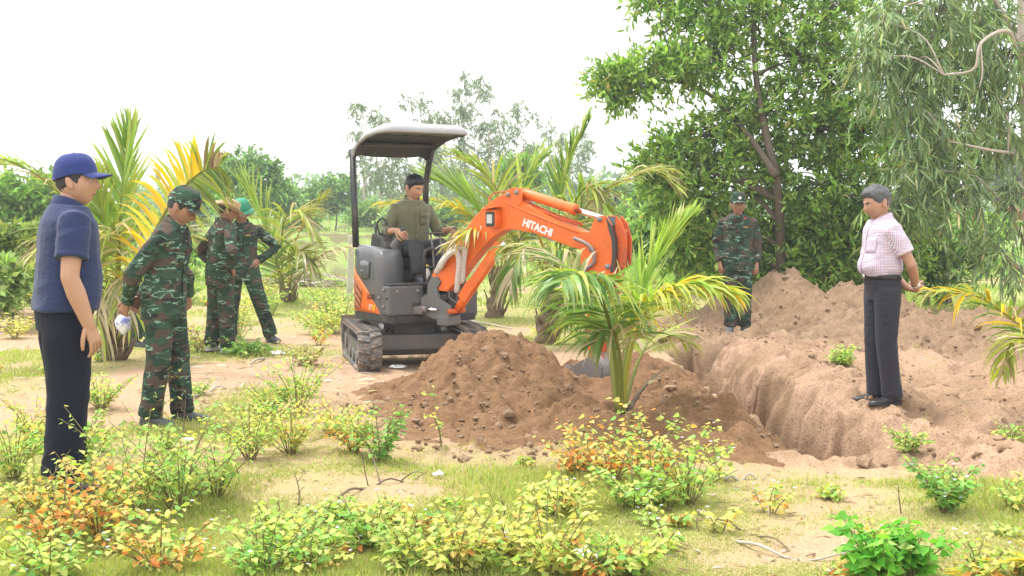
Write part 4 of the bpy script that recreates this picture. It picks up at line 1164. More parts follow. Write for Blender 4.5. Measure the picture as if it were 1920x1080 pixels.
    for k, sx in (('L', 1), ('R', -1)):
        a = A[k]; e, w = Vector(a['elbow']), Vector(a['wrist']); S = sh[k]
        p0 = S + Vector((-.06 * sx, 0, -.01))
        if tp['sleeve'] == 'short':
            q = S.lerp(e, .66); parts.append(tube([p0, S + Vector((0, 0, .002)), S.lerp(e, .35), q], [q_ * girth for q_ in (.066, .069, .070, .069)], 18)); foci += [(S.lerp(e, .2), .1, .8)]; ends.append((q, (e - S).normalized(), .069 * girth))
        elif tp['sleeve'] == 'rolled':
            q = e.lerp(w, .42); parts.append(tube([p0, S, S.lerp(e, .5), e, q], [.062, .062, .060, .058, .056], 18)); foci += [(e, .1, 1.6)]; ends.append((q, (w - e).normalized(), .056))
        else:
            q = e.lerp(w, .97); parts.append(tube([p0, S, S.lerp(e, .5), e, e.lerp(w, .5), q], [.062, .062, .062, .058, .051, .043], 18)); foci += [(e, .11, 1.6), (w, .09, 1.0)]; ends.append((q, (w - e).normalized(), .042))
    wz, _ = spine(.12); foci.append((wz, .22, 1.0))
    V, N, Fq = remesh(parts, voxel * .92, 4)
    V = folds(V, N, tp.get('amp', .004), foci, seed + 9, shear=tp.get('shear', .5))
    at = None
    if tp['mat'] is PLAID:
        ang = np.arctan2(V[:, 0], -V[:, 1]); u = ang * .15
        arm = np.abs(V[:, 0]) > .19
        u = np.where(arm, V[:, 1] + .3, u); at = {'u': u, 'w': V[:, 2]}
    sh_o = mobj('shirt' if tp.get('name') is None else tp['name'], np_mesh('shirt', V * s, Fq, attrs=at), tp['mat'], root)
    top_o = sh_o
    for (q, d, r) in ends:       # turned cuffs
        c = Geo(); c.add(*tube([q - d * .026, q - d * .02, q - d * .002, q + d * .003], [r + .001, r + .0045, r + .0045, r + .0005], 18, cap=False)); c.build('cuff', tp.get('trim', tp['mat']) if tp['mat'] is not PLAID else tp.get('trim', WHITEC), top_o, M=MS)
    # collar: a folded band round the neck
    cg = Geo(); nC, aC = spine(1.452 - .92); f = Vector((0, -cos(aC), -sin(aC))); upv = Vector((0, -sin(aC), cos(aC)))
    rows = ((.072, .000), (.069, .038), (.074, .056), (.081, .050), (.093, .010), (.100, -.014))
    ncol = 30; Vc = []
    for ri, (r, h) in enumerate(rows):
        for j in range(ncol):
            q = radians(-162 + 324 * j / (ncol - 1))        # open at the throat
            fr = (1 + cos(pi - q)) * .5 if False else (1 - cos(q)) * .5
            x = r * sin(q) * 1.02; y = r * cos(q) * 1.0       # y along -f : back
            hh = h * (1 - .10 * fr) - .045 * fr ** 2 + (-.014 * fr if ri >= 4 else 0)
            Vc.append(nC + Vector((x, 0, 0)) - f * (y + .004) + upv * (hh + .004) + f * (.014 * fr if ri >= 4 else .006 * fr))
    Qc = [(i * ncol + j, i * ncol + j + 1, (i + 1) * ncol + j + 1, (i + 1) * ncol + j) for i in range(len(rows) - 1) for j in range(ncol - 1)]
    cg.add(np.array([tuple(v) for v in Vc]), np.array(Qc)); cmat = tp['mat'] if tp['mat'] is not PLAID else tp.get('trim', WHITEC)
    me = cg.mesh('collar', M=MS)
    if tp['mat'] is PLAID:
        cv = np.array([tuple(v) for v in Vc]); 
        for k_, v_ in (('u', cv[:, 0] + cv[:, 1]), ('w', cv[:, 2])):
            a_ = me.attributes.new(k_, 'FLOAT', 'POINT'); a_.data.foreach_set('value', v_.astype(np.float32))
        cmat = PLAID
    co = mobj('collar', me, cmat, top_o)
    md = co.modifiers.new('thick', 'SOLIDIFY'); md.thickness = .003
    # placket, pockets and buttons on the front
    def chest(x, z, out=.006):
        h = z - .92; p, a = spine(h); f = Vector((0, -cos(a), -sin(a)))
        Aa = np.array(TZ); wx = np.interp(z, Aa[:, 0], Aa[:, 1]) + off + fb(z) * .35; df = np.interp(z, Aa[:, 0], Aa[:, 2]) + off + fb(z)
        if tp.get('flare'): df += tp['flare'] * max(0, (1.0 - (z - tp.get('hem', .8)) / .3))
        t = min(1, abs(x) / wx); return p + Vector((x, 0, 0)) + f * (df * (1 - t ** 2.35) ** (1 / 2.35) + out)
    if tp.get('placket', True):
        pz = np.linspace(tp.get('pl_low', tp.get('hem', .8) + .02), 1.40, 14); pv = []
        for z in pz:
            for x in (-.017, .017): pv.append(tuple(chest(x, z, .007)))
        pq = [(2 * i, 2 * i + 1, 2 * i + 3, 2 * i + 2) for i in range(len(pz) - 1)]
        pl = Geo(); pl.add(np.array(pv), np.array(pq)); me = pl.mesh('placket', M=MS)
        if tp['mat'] is PLAID:
            cv = np.array(pv)
            for k_, v_ in (('u', cv[:, 0] + .3), ('w', cv[:, 2])):
                a_ = me.attributes.new(k_, 'FLOAT', 'POINT'); a_.data.foreach_set('value', v_.astype(np.float32))
        po = mobj('placket', me, tp['mat'], top_o); po.modifiers.new('thick', 'SOLIDIFY').thickness = .003
    for (x, z, w_, h_) in tp.get('pockets', ()):
        pv, nn = [], 5
        for zi in np.linspace(z - h_ / 2, z + h_ / 2, nn):
            for xi in np.linspace(x - w_ / 2, x + w_ / 2, nn): pv.append(tuple(chest(xi, zi, .007)))
        pq = [(i * nn + j, i * nn + j + 1, (i + 1) * nn + j + 1, (i + 1) * nn + j) for i in range(nn - 1) for j in range(nn - 1)]
        pk = Geo(); pk.add(np.array(pv), np.array(pq)); me = pk.mesh('pocket', M=MS)
        if tp['mat'] is PLAID:
            cv = np.array(pv)
            for k_, v_ in (('u', cv[:, 0] + .31), ('w', cv[:, 2] + .004)):
                a_ = me.attributes.new(k_, 'FLOAT', 'POINT'); a_.data.foreach_set('value', v_.astype(np.float32))
        po = mobj('pocket', me, tp['mat'], top_o); po.modifiers.new('thick', 'SOLIDIFY').thickness = .004
        fl = Geo(); zt = z + h_ / 2
        fv = [tuple(chest(xx, zz_, .011 if zz_ < zt else .008)) for zz_ in (zt + .008, zt - .012, zt - .034) for xx in (x - w_ * .52, x, x + w_ * .52)]
        fl.add(np.array(fv), np.array([(0, 1, 4, 3), (1, 2, 5, 4), (3, 4, 7, 6), (4, 5, 8, 7)]))
        if tp['mat'] is not PLAID: mobj('pocket_flap', fl.mesh('pocket_flap', M=MS), tp['mat'], top_o).modifiers.new('t', 'SOLIDIFY').thickness = .003
    if tabs:
        for sx in (1, -1):
            tv = [nC + Vector((sx * x, 0, 0)) + f * y + upv * z for (x, y, z) in ((.040, .088, -.048), (.080, .058, -.010), (.066, .086, -.066), (.106, .052, -.032))]
            tg = Geo(); tg.add(np.array([tuple(v + f * .020 + Vector((sx * .004, 0, 0))) for v in tv]), np.array([(0, 1, 3, 2)])); tb = mobj('collar_tab', tg.mesh('collar_tab', M=MS), RED, top_o); tb.modifiers.new('t', 'SOLIDIFY').thickness = .004
        gb = Geo(); gp = [tuple(chest(x, z, .013)) for (x, z) in ((.055, 1.315), (.085, 1.328), (.115, 1.315), (.085, 1.305))]; gb.add(np.array(gp), np.array([(0, 3, 2, 1)])); mobj('badge', gb.mesh('badge', M=MS), GOLD, top_o).modifiers.new('t', 'SOLIDIFY').thickness = .003
    if tuck:
        bg_ = Geo(); R = []
        for z, o_ in ((.985, .008), (.990, .013), (1.022, .013), (1.027, .008)):
            wx, df, db = [np.interp(z, A_[:, 0], A_[:, k]) for k in (1, 2, 3)]
            R.append(tring(z - .92, wx + o_ + fb(z) * .3, df + o_ + fb(z) * .75, db + o_))
        bg_.add(*loft(R, 30, 2.3)); bo = bg_.build('belt', BELT, root, M=MS)
        bk = Geo(); bp, ba = spine(1.006 - .92); bk.add(*box(0, bp.y - (.115 + fb(1.0) * .75 + .016), 1.006, .045, .006, .04)); bk.build('buckle', STEEL, bo, M=MS)
    root['_'] = 0; del root['_']
    return root, dict(MS=MS, sh=sh, A=A, G=G, hc=hc, chest=chest)

def at_ground(px, Y, dx=0):
    x = (px - 960) / F_PX * Y
    return (x, Y, heap_z(x, Y) + .012)
JACKET = dict(mat=CAMO, sleeve='long', hem=.76, off=.024, flare=.018, amp=.0065, name='jacket', pockets=((.085, 1.25, .12, .14), (-.085, 1.25, .12, .14)))
CT = dict(mat=CAMO, width=1.10, amp=.006, cuff=-.02)

# man in the blue cap, back half-turned, watching from the left
make_person('man in blue cap, navy polo shirt and dark trousers at the left edge', at_ground(122, 6.35), radians(120), 1.05, fat=.035, bend=.08, girth=1.12, hsz=1.02,
            head=(radians(-24), radians(-2), 0), faceround=1.0, voxel=.010,
            arms={'R': dict(elbow=(-.262, .02, 1.105), wrist=(-.265, -.07, .862), pn=(.75, .5, 0), curl=.5), 'L': dict(elbow=(.235, .02, 1.10), wrist=(.225, -.08, .86))},
            legs={'L': dict(knee=(.10, -.03, .495), ankle=(.11, -.03, .085)), 'R': dict(knee=(-.10, .0, .495), ankle=(-.11, .04, .085))},
            top=dict(mat=NAVY, sleeve='short', hem=.925, off=.022, flare=.004, amp=.0035, pl_low=1.24, trim=NAVY), trousers=dict(mat=NAVY2, width=1.26, amp=.005, top=.99), shoes=LEATHER, hat=('cap', CAPBLUE, radians(-3)), seed=3)

# soldier holding a plastic bag behind his back
make_person('soldier in camouflage and cap, head bowed, hands behind back holding a bag', at_ground(308, 8.46), radians(84), .985, bend=.26, lean=.02,
            head=(radians(4), radians(30), 0), skin=SKIN_D, tabs=True,
            arms={'R': dict(elbow=(-.245, .13, 1.10), wrist=(-.10, .235, .885), hand=(.25, .45, -.75), pn=(.7, -.2, .3), curl=.8), 'L': dict(elbow=(.24, .13, 1.10), wrist=(.08, .22, .90), hand=(-.6, .2, -.6), pn=(-.4, -.6, 0), curl=.7)},
            legs={'L': dict(knee=(.10, -.06, .495), ankle=(.115, -.09, .085)), 'R': dict(knee=(-.10, .0, .495), ankle=(-.11, .06, .085))},
            top=dict(JACKET), trousers=CT, shoes=RUBBER, hat=('cap', CAMO, radians(-2)), seed=11)

# two soldiers talking further back
make_person('soldier in camouflage and tan wide-brimmed hat, back turned, hands on hips', at_ground(413, 12.7), radians(128), .97, bend=.16,
            head=(radians(-18), radians(10), 0), skin=SKIN_D, tabs=True,
            arms={'R': dict(elbow=(-.41, .06, 1.13), wrist=(-.235, -.03, .965), hand=(.6, -.55, -.45), pn=(.5, .3, -.4), curl=.5), 'L': dict(elbow=(.41, .06, 1.12), wrist=(.24, -.03, .965), hand=(-.6, -.55, -.45), pn=(-.5, .3, -.4), curl=.5)},
            legs={'L': dict(knee=(.13, .0, .495), ankle=(.16, .03, .085)), 'R': dict(knee=(-.12, -.02, .495), ankle=(-.15, -.02, .085))},
            top=dict(JACKET), trousers=CT, shoes=simple('pale_shoe_rubber', (.45, .44, .43), .7), hat=('boonie', HATTAN, radians(14)), seed=17)
make_person('soldier in camouflage and green sun helmet, one hand on hip, legs apart', at_ground(449, 14.0), radians(8), .98, bend=.06, pelvis=(.03, 0, .90),
            head=(radians(-22), radians(12), 0), skin=SKIN_D, tabs=True,
            arms={'L': dict(elbow=(.44, .07, 1.14), wrist=(.235, -.06, .98), hand=(-.75, -.5, -.25), pn=(-.5, .4, -.3), curl=.45), 'R': dict(elbow=(-.40, .06, 1.12), wrist=(-.23, -.05, .97), hand=(.6, -.5, -.4), pn=(.5, .4, -.3), curl=.45)},
            legs={'L': dict(hip=(.125, 0, .87), knee=(.245, -.04, .485), ankle=(.37, .02, .085), toe=(.7, -1, 0)), 'R': dict(hip=(-.065, 0, .87), knee=(-.08, -.01, .49), ankle=(-.12, .03, .085))},
            top=dict(JACKET), trousers=CT, shoes=RUBBER, hat=('helmet', HELMG, radians(4)), seed=23)

# soldier facing us from beyond the trench
make_person('soldier in camouflage and star cap facing the camera beyond the trench', at_ground(1383, 14.4), radians(-6), .98, bend=.10,
            head=(radians(6), radians(8), 0), skin=SKIN_D, tabs=True,
            arms={'L': dict(elbow=(.245, .05, 1.11), wrist=(.235, -.03, .865), pn=(-.8, .5, 0), curl=.5), 'R': dict(elbow=(-.25, .05, 1.11), wrist=(-.225, -.04, .87), pn=(.8, .5, 0), curl=.6)},
            legs={'L': dict(knee=(.085, -.01, .495), ankle=(.085, .03, .085)), 'R': dict(knee=(-.085, -.01, .495), ankle=(-.09, .0, .085))},
            top=dict(JACKET), trousers=CT, shoes=RUBBER, hat=('cap', CAMO, radians(-7), WHITEC), seed=29)

# grey-haired man in the checked shirt
striped, inf = make_person('grey-haired man in pink checked shirt and slate trousers beside the trench', at_ground(1655, 9.05), radians(-82), .97, fat=.062, bend=.10, lean=-.03,
            head=(radians(2), radians(16), 0), hair=HAIRG, skin=SKIN, tuck=True, voxel=.0115,
            arms={'L': dict(elbow=(.245, .12, 1.105), wrist=(.09, .235, .93), hand=(-.55, .75, -.35), pn=(-.4, -.4, .3), curl=.55), 'R': dict(elbow=(-.24, .12, 1.10), wrist=(-.06, .225, .915), hand=(.75, .5, -.1), pn=(.2, -.5, .5), curl=.7)},
            legs={'L': dict(knee=(.085, -.01, .495), ankle=(.085, .04, .085), toe=(.05, -1, 0)), 'R': dict(knee=(-.085, -.03, .495), ankle=(-.09, -.01, .085), toe=(-.12, -1, 0))},
            top=dict(mat=PLAID, sleeve='short', hem=1.0, off=.020, amp=.005, pl_low=1.03, pockets=((.085, 1.26, .105, .12),), trim=simple('pink_shirt_hem', (.56, .46, .50), .85)), trousers=dict(mat=SLATE, width=1.02, amp=.0035, top=1.03, cuff=-.03), shoes=LEATHER, seed=37)
w_ = Vector(inf['A']['L']['wrist']); e_ = Vector(inf['A']['L']['elbow']); d_ = (w_ - e_).normalized()
gg = Geo(); gg.add(*tube([w_ - d_ * .03, w_ - d_ * .018], [.035, .035], 18)); watch = gg.build('wristwatch', STEEL, striped, M=inf['MS'])
gg = Geo(); gg.add(*tube([w_ - d_ * .024 + Vector((.030, .005, 0)), w_ - d_ * .024 + Vector((.041, .008, 0))], [.017, .016], 16)); gg.build('dial', EYEW, watch, M=inf['MS'])

# soldier stooping behind the palm, mostly hidden
make_person('stooping figure in green trousers half hidden behind the leftmost palm', at_ground(272, 13.6), radians(62), .96, lean=1.05, bend=.25, pelvis=(0, .10, .86),
            head=(0, radians(40), 0), skin=SKIN_D,
            arms={'L': dict(elbow=(.22, -.50, .83), wrist=(.20, -.52, .58)), 'R': dict(elbow=(-.22, -.50, .83), wrist=(-.20, -.52, .58))},
            legs={'L': dict(hip=(.092, .10, .84), knee=(.10, -.04, .48), ankle=(.105, .04, .085)), 'R': dict(hip=(-.092, .10, .84), knee=(-.10, -.02, .48), ankle=(-.105, .06, .085))},
            top=dict(JACKET, pockets=(), hem=.84), trousers=dict(mat=cloth_mat('army_green_cloth', (.02, .07, .045)), width=1.1, amp=.006), shoes=RUBBER, hat=('cap', CAMO, 0), seed=41)
# driver on the excavator's seat
_sp = excavator_seat(); _s = .985
_yaw = A_UP + radians(-2)
def _loc(p):       # excavator upper frame -> driver's local frame (std units)
    w = Vector((CX, CY, CZ)) + MU @ Vector(p); return (Matrix.Rotation(-_yaw, 4, 'Z') @ (w - _sp)) / _s
_rw = _loc(STICK_R); _lw = _loc(STICK_L)
drv, _inf = make_person('young driver in olive shirt seated under the excavator canopy', _sp, _yaw, _s, pelvis=(0, .02, 1.155), bend=.10, lean=.02,
    head=(radians(22), radians(20), 0),
    arms={'R': dict(elbow=(-.30, -.02, 1.36), wrist=tuple(_rw + Vector((-.035, .06, .0))), hand=(.30, -.8, -.35), pn=(.75, .25, -.45), curl=.95),
          'L': dict(elbow=(.30, -.03, 1.36), wrist=tuple(_lw + Vector((.02, .07, .01))), hand=(-.15, -.85, -.30), pn=(-.75, .25, -.45), curl=.95)},
    legs={'L': dict(hip=(.092, .02, 1.145), knee=(.145, -.40, 1.22), ankle=(.12, -.47, .935), toe=(.1, -1, 0)), 'R': dict(hip=(-.092, .02, 1.145), knee=(-.135, -.40, 1.22), ankle=(-.115, -.45, .935), toe=(-.1, -1, 0))},
    top=dict(mat=OLIVE, sleeve='rolled', hem=.97, off=.030, flare=.012, amp=.007, pockets=((.09, 1.27, .11, .12),)), trousers=dict(mat=DKTROU, width=1.06, amp=.005), shoes=RUBBER, seed=53)
# ================================================================ plants
LEAF = leafy('leaf', .35, .42); LEAF_PALM = leafy('palm_leaf', .38, .38); LEAF_DRY = leafy('soft_leaf', .42, .6, spec=.2); GRASSM = leafy('grass_blade', .40, .6, spec=.2)
BARK_A = barky('acacia_bark', (.085, .065, .05), (.20, .16, .12)); BARK_E = barky('eucalyptus_bark', (.33, .27, .22), (.55, .48, .42), (4, 4, 1.2))
BARK_P = barky('palm_trunk_fibre', (.09, .06, .04), (.26, .19, .13), (5, 5, 9)); TWIG = barky('twig_bark', (.10, .075, .05), (.24, .19, .14))

def unit(v): return v / np.maximum(np.linalg.norm(v, axis=1, keepdims=True), 1e-9)
LANCE_V = np.array([(0, 0, 0), (-.42, .30, .02), (.42, .34, .02), (-.22, .70, -.01), (.50, .68, -.01), (.34, 1, -.06)]); LANCE_F = np.array([(0, 2, 1), (1, 2, 4), (1, 4, 3), (3, 4, 5)])
OVAL_V = np.array([(0, 0, 0), (-.45, .35, .05), (.45, .35, .05), (-.32, .75, .0), (.32, .75, .0), (0, 1, -.05)]); OVAL_F = LANCE_F
HEART_V = np.array([(0, 0, 0), (-.34, -.07, .05), (-.50, .30, .06), (0, 1, -.12), (.50, .30, .06), (.34, -.07, .05), (0, .42, -.02)]); HEART_F = np.array([(0, 6, 1), (1, 6, 2), (2, 6, 3), (3, 6, 4), (4, 6, 5), (5, 6, 0)])
QUAD_V = np.array([(-.1, 0, 0), (.1, 0, 0), (.5, .5, .03), (0, 1, -.05), (-.5, .5, .03)]); QUAD_F = np.array([(0, 1, 2), (0, 2, 4), (2, 3, 4)])

def leaves(g, pos, d, L, Wd, col, rng, tpl=(LANCE_V, LANCE_F), nh=None):
    """add one leaf per row of pos"""
    n = len(pos)
    if n == 0: return
    d = unit(d); nh = rng.normal(size=(n, 3)) * .6 + (0, 0, .9) if nh is None else nh
    sd = unit(np.cross(d, nh)); nn = np.cross(sd, d)
    T, F = tpl; m = len(T)
    L = np.broadcast_to(np.asarray(L, float), n)[:, None, None]; Wd = np.broadcast_to(np.asarray(Wd, float), n)[:, None, None]
    V = pos[:, None] + T[None, :, 0:1] * Wd * sd[:, None] + T[None, :, 1:2] * L * d[:, None] + T[None, :, 2:3] * L * nn[:, None]
    FF = (F[None] + (np.arange(n) * m)[:, None, None]).reshape(-1, F.shape[1])
    g.add(V.reshape(-1, 3), FF, np.repeat(col, m, axis=0))

def pick(pal, n, rng, jit=.16):
    """colours drawn from a weighted palette [(weight, rgb)]"""
    w = np.array([p[0] for p in pal], float); C = np.array([p[1] for p in pal]); i = rng.choice(len(pal), n, p=w / w.sum())
    return C[i] * (1 + jit * rng.normal(size=(n, 1))) * (1 + .06 * rng.normal(size=(n, 3)))

# ---------------------------------------------------------------- trees
def clump_leaves(g, tw, c, rad, tufts, per, L, Wd, pal, rng, droop=.2, twig=.3, tpl=(LANCE_V, LANCE_F), twigs=True):
    c = np.array(c); rad = np.array(rad)
    u = unit(rng.normal(size=(tufts, 3))); r = rng.random(tufts) ** (1 / 2.1)
    # lumpy outline
    r = r * (1 + .28 * noise3(u[:, 0] * 2.2 + c[0], u[:, 1] * 2.2, u[:, 2] * 2.2 + c[2], 5))
    P = c + u * r[:, None] * rad
    D = unit(u * .9 + rng.normal(size=(tufts, 3)) * .55 + (0, 0, .35 - droop))
    t = rng.random((tufts, per)); tl = twig * (.6 + .8 * rng.random(tufts))
    pos = P[:, None] + D[:, None] * (t * tl[:, None])[..., None] + np.array([0, 0, -1]) * (t ** 2 * droop * tl[:, None])[..., None]
    side = rng.normal(size=(tufts, per, 3)); ld = D[:, None] * .55 + side * .55 + np.array([0, 0, -droop * 1.3 + .05])
    n = tufts * per
    shade = np.repeat(1 + .18 * rng.normal(size=tufts), per)[:, None]
    col = pick(pal, n, rng) * np.clip(shade, .5, 1.5)
    s = .7 + .5 * rng.random(n)
    leaves(g, pos.reshape(-1, 3), ld.reshape(-1, 3), L * s, Wd * s, col, rng, tpl)
    if twigs and tw is not None:
        for k in range(0, tufts, 3):
            tw.add(*tube([c + (P[k] - c) * .15, c + (P[k] - c) * .6 + (0, 0, .03), P[k] + D[k] * tl[k] * .7], [.012, .007, .003], 3, cap=False))

def tree(name, label, trunks, clumps, spec, bark, group=None, cat='tree', seed=1, branches=True, shrink=1.0):
    """trunks: list of (path, r0, r1); clumps: (x,y,z, rx,ry,rz)"""
    rng = np.random.default_rng(seed)
    base = Vector(trunks[0][0][0]); root = empty(name, base); tag(root, label, cat, group); MI = Matrix.Translation(-base)
    tp = []
    for path, r0, r1 in trunks:
        p = bez(path, 18); g = Geo(); n = len(p)
        rr = [r0 + (r1 - r0) * (i / (n - 1)) ** .8 for i in range(n)]; rr[0] *= 1.35
        g.add(*tube(p, rr, 9)); V = g.V[0]; V += .012 * (r0 / .1) * noise3(V[:, 0] * 9, V[:, 1] * 9, V[:, 2] * 3, seed)[:, None]
        g.build('trunk', bark, root, M=MI); tp.append((p, rr))
    g = Geo(); br = Geo(); tw = Geo()
    allp = [(q, r) for p, rr in tp for q, r in zip(p, rr)]
    for k, c in enumerate(clumps):
        cc = Vector(c[:3])
        if branches:
            cand = [(q, r) for q, r in allp if q.z < cc.z + .1] or allp[:1]
            q, r = min(cand, key=lambda a: (a[0] - cc).length + .55 * abs(a[0].z - (cc.z - .6)))
            m = q.lerp(cc, .5) + Vector((rng.uniform(-.15, .15), rng.uniform(-.15, .15), rng.uniform(-.05, .2))) * min(1, (cc - q).length)
            br.add(*tube(bez([q, m, cc], 8), np.linspace(min(r * .7, .055), .012, 8), 6))
        clump_leaves(g, tw, c[:3], np.array(c[3:6]) * shrink, int(spec['tufts'] * (c[6] if len(c) > 6 else 1)), spec['per'], spec['L'], spec['W'], spec['pal'], rng, spec.get('droop', .2), spec.get('twig', .3), spec.get('tpl', (LANCE_V, LANCE_F)), spec.get('twigs', True))
    if br.n: br.build('branches', bark, root, M=MI)['kind'] = 'stuff'
    if tw.n: tw.build('twigs', TWIG, root, M=MI)['kind'] = 'stuff'
    o = g.build('crown', spec.get('mat', LEAF), root, M=MI); o['kind'] = 'stuff'
    return root

def PXC(px, py, rx, ry, Y, d=.8, k=1.0):
    """clump from photo position and half size at distance Y"""
    p = W(px, py, Y); s = Y / F_PX; return (p.x, p.y, p.z, rx * s, max(rx, ry) * s * d, ry * s, k)
def gtrunk(px, Y): x = (px - 960) / F_PX * Y; return Vector((x, Y, gz(x, Y) - .05))

PAL_AC = [(5, (.21, .37, .065)), (4, (.30, .48, .085)), (3, (.40, .58, .12)), (1.5, (.11, .21, .05)), (.3, (.5, .42, .12))]
PAL_EU = [(4, (.20, .30, .12)), (3, (.31, .41, .18)), (2, (.12, .19, .08)), (.6, (.45, .45, .22))]
SP_AC = dict(tufts=140, per=13, L=.125, W=.044, pal=PAL_AC, droop=.10, twig=.32)
SP_EU = dict(tufts=40, per=13, L=.22, W=.030, pal=PAL_EU, droop=.75, twig=.42)

tree('acacia_tree', 'leafy acacia with a long low branch reaching left over the soldier', [([gtrunk(1462, 17.2), W(1464, 470, 17.0), W(1458, 350, 16.55), W(1440, 270, 16.55), W(1420, 170, 16.9), W(1414, 40, 17.2), W(1430, -90, 17.6)], .085, .03),
      ([W(1456, 330, 16.25), W(1400, 250, 16.6), W(1320, 170, 17.0), W(1240, 150, 16.7), W(1160, 150, 16.5)], .05, .012)],
     [PXC(*c) for c in [(1255, 128, 70, 32, 16.7), (1185, 152, 58, 24, 16.5), (1150, 160, 34, 18, 16.5, .8, .5), (1335, 105, 60, 45, 17), (1240, 12, 50, 32, 17, .8, .7), (1330, 15, 60, 45, 17), (1420, 30, 75, 60, 17.5), (1490, 110, 80, 65, 17.2),
      (1345, 245, 70, 50, 17), (1430, 215, 80, 60, 17), (1265, 305, 55, 50, 17), (1345, 340, 80, 55, 17), (1440, 320, 70, 60, 17.1), (1270, 385, 60, 50, 17.3), (1345, 440, 75, 55, 17.5), (1440, 430, 80, 60, 17.4), (1225, 320, 30, 30, 17, .8, .5), (1400, 500, 80, 40, 17.6), (1400, -80, 110, 60, 17.6), (1290, 470, 50, 40, 18)]], SP_AC, BARK_A, 'trees along the dug bank', seed=11)
tree('acacia_tree', 'dense bright green acacia behind the long earth bank', [([gtrunk(1575, 18.0), W(1570, 430, 18.0), W(1560, 250, 18.0), W(1545, 100, 18.0), W(1550, -80, 18)], .10, .03)],
     [PXC(*c) for c in [(1545, 30, 85, 70, 17.4), (1560, 150, 85, 70, 17.2), (1530, 240, 80, 60, 17), (1600, 260, 80, 70, 17.2), (1545, 340, 85, 65, 16.9), (1625, 370, 80, 65, 17), (1520, 440, 80, 60, 17.2), (1600, 460, 80, 60, 17.1), (1560, 515, 80, 35, 17.2), (1650, 500, 70, 40, 17.3), (1480, 500, 60, 35, 17.4), (1560, -70, 100, 60, 17.6), (1680, 430, 60, 50, 17.4)]], SP_AC, BARK_A, 'trees along the dug bank', seed=12)
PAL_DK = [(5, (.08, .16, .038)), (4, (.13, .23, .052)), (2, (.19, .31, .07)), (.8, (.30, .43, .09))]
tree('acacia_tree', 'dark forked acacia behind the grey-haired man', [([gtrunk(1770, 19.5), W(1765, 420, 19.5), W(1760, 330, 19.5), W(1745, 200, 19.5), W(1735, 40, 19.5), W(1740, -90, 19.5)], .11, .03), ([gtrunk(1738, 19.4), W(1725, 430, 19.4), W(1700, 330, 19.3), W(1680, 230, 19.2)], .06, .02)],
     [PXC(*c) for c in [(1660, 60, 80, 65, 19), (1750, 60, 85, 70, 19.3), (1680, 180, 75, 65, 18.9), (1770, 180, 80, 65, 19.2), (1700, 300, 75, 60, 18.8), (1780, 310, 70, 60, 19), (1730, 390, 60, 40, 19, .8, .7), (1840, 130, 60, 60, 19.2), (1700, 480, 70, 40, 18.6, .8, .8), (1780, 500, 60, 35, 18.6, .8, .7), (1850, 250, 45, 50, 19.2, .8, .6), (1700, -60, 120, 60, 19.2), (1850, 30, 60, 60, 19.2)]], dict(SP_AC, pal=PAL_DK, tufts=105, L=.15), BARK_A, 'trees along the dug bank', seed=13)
tree('eucalyptus_tree', 'drooping grey-green eucalyptus with pale bare branches at the right edge', [([gtrunk(1935, 15.8), W(1930, 400, 15.8), W(1922, 200, 15.8), W(1915, 20, 15.8), W(1918, -120, 15.8)], .10, .04), ([W(1922, 170, 15.8), W(1900, 75, 15.2), W(1878, 58, 14.7), W(1838, 82, 14.4), W(1826, 130, 14.4), W(1770, 140, 14.5)], .032, .012), ([W(1838, 82, 14.4), W(1842, 135, 14.35), W(1836, 165, 14.35)], .014, .006), ([W(1926, 290, 15.8), W(1862, 282, 14.8), W(1780, 265, 14.7)], .028, .010), ([W(1930, 470, 15.8), W(1880, 380, 15.5), W(1830, 330, 15.2)], .025, .009), ([W(1922, 100, 15.8), W(1840, -20, 15.4), W(1700, 10, 15)], .035, .012)],
     [PXC(*c) for c in [(1660, 40, 60, 45, 15), (1630, 110, 40, 45, 14.9, .8, .7), (1720, 110, 65, 50, 15), (1700, 200, 55, 60, 15), (1760, 20, 70, 45, 15.1), (1770, 250, 60, 60, 15.1), (1720, 320, 50, 55, 15), (1800, 350, 60, 60, 15.1), (1840, 40, 60, 50, 15.4), (1890, 110, 45, 60, 15.5), (1890, 240, 45, 60, 15.5), (1860, 170, 40, 50, 15.3, .8, .6), (1875, 475, 50, 40, 15.0, .8, .7), (1905, 365, 35, 40, 15.4, .8, .6), (1800, -60, 140, 50, 15.3), (1690, 385, 40, 35, 15, .8, .5)]], SP_EU, BARK_E, 'trees along the dug bank', seed=14, shrink=.72)

# slender eucalyptus far behind the pond
PAL_FE = [(4, (.22, .29, .17)), (3, (.30, .36, .22)), (2, (.15, .21, .11))]
far_px = [(672, 178, 70, 26), (700, 215, 72, 30), (742, 240, 75, 30), (800, 170, 70, 30), (822, 225, 74, 26), (868, 130, 72, 34), (905, 140, 70, 30), (940, 190, 75, 34), (972, 200, 73, 30), (1000, 260, 78, 26), (1030, 232, 76, 30), (1070, 240, 80, 26), (765, 300, 76, 26), (850, 300, 80, 30)]
far_lab = ['leftmost slender eucalyptus beyond the pond, left of the canopy post', 'second far eucalyptus from the left, above the canopy corner', 'far eucalyptus hidden behind the excavator canopy', 'far eucalyptus whose crown tops the canopy roof', 'far eucalyptus just right of the roof centre', 'tallest far eucalyptus, highest crown above the canopy', 'far eucalyptus beside the tallest one, on its right', 'far eucalyptus leaning right of the tallest pair', 'far eucalyptus above the raised boom', 'short far eucalyptus above the boom knee', 'flat-topped far eucalyptus left of the upright palm frond', 'rightmost far eucalyptus beside the upright palm frond', 'low far eucalyptus seen under the canopy', 'low far eucalyptus behind the driver']
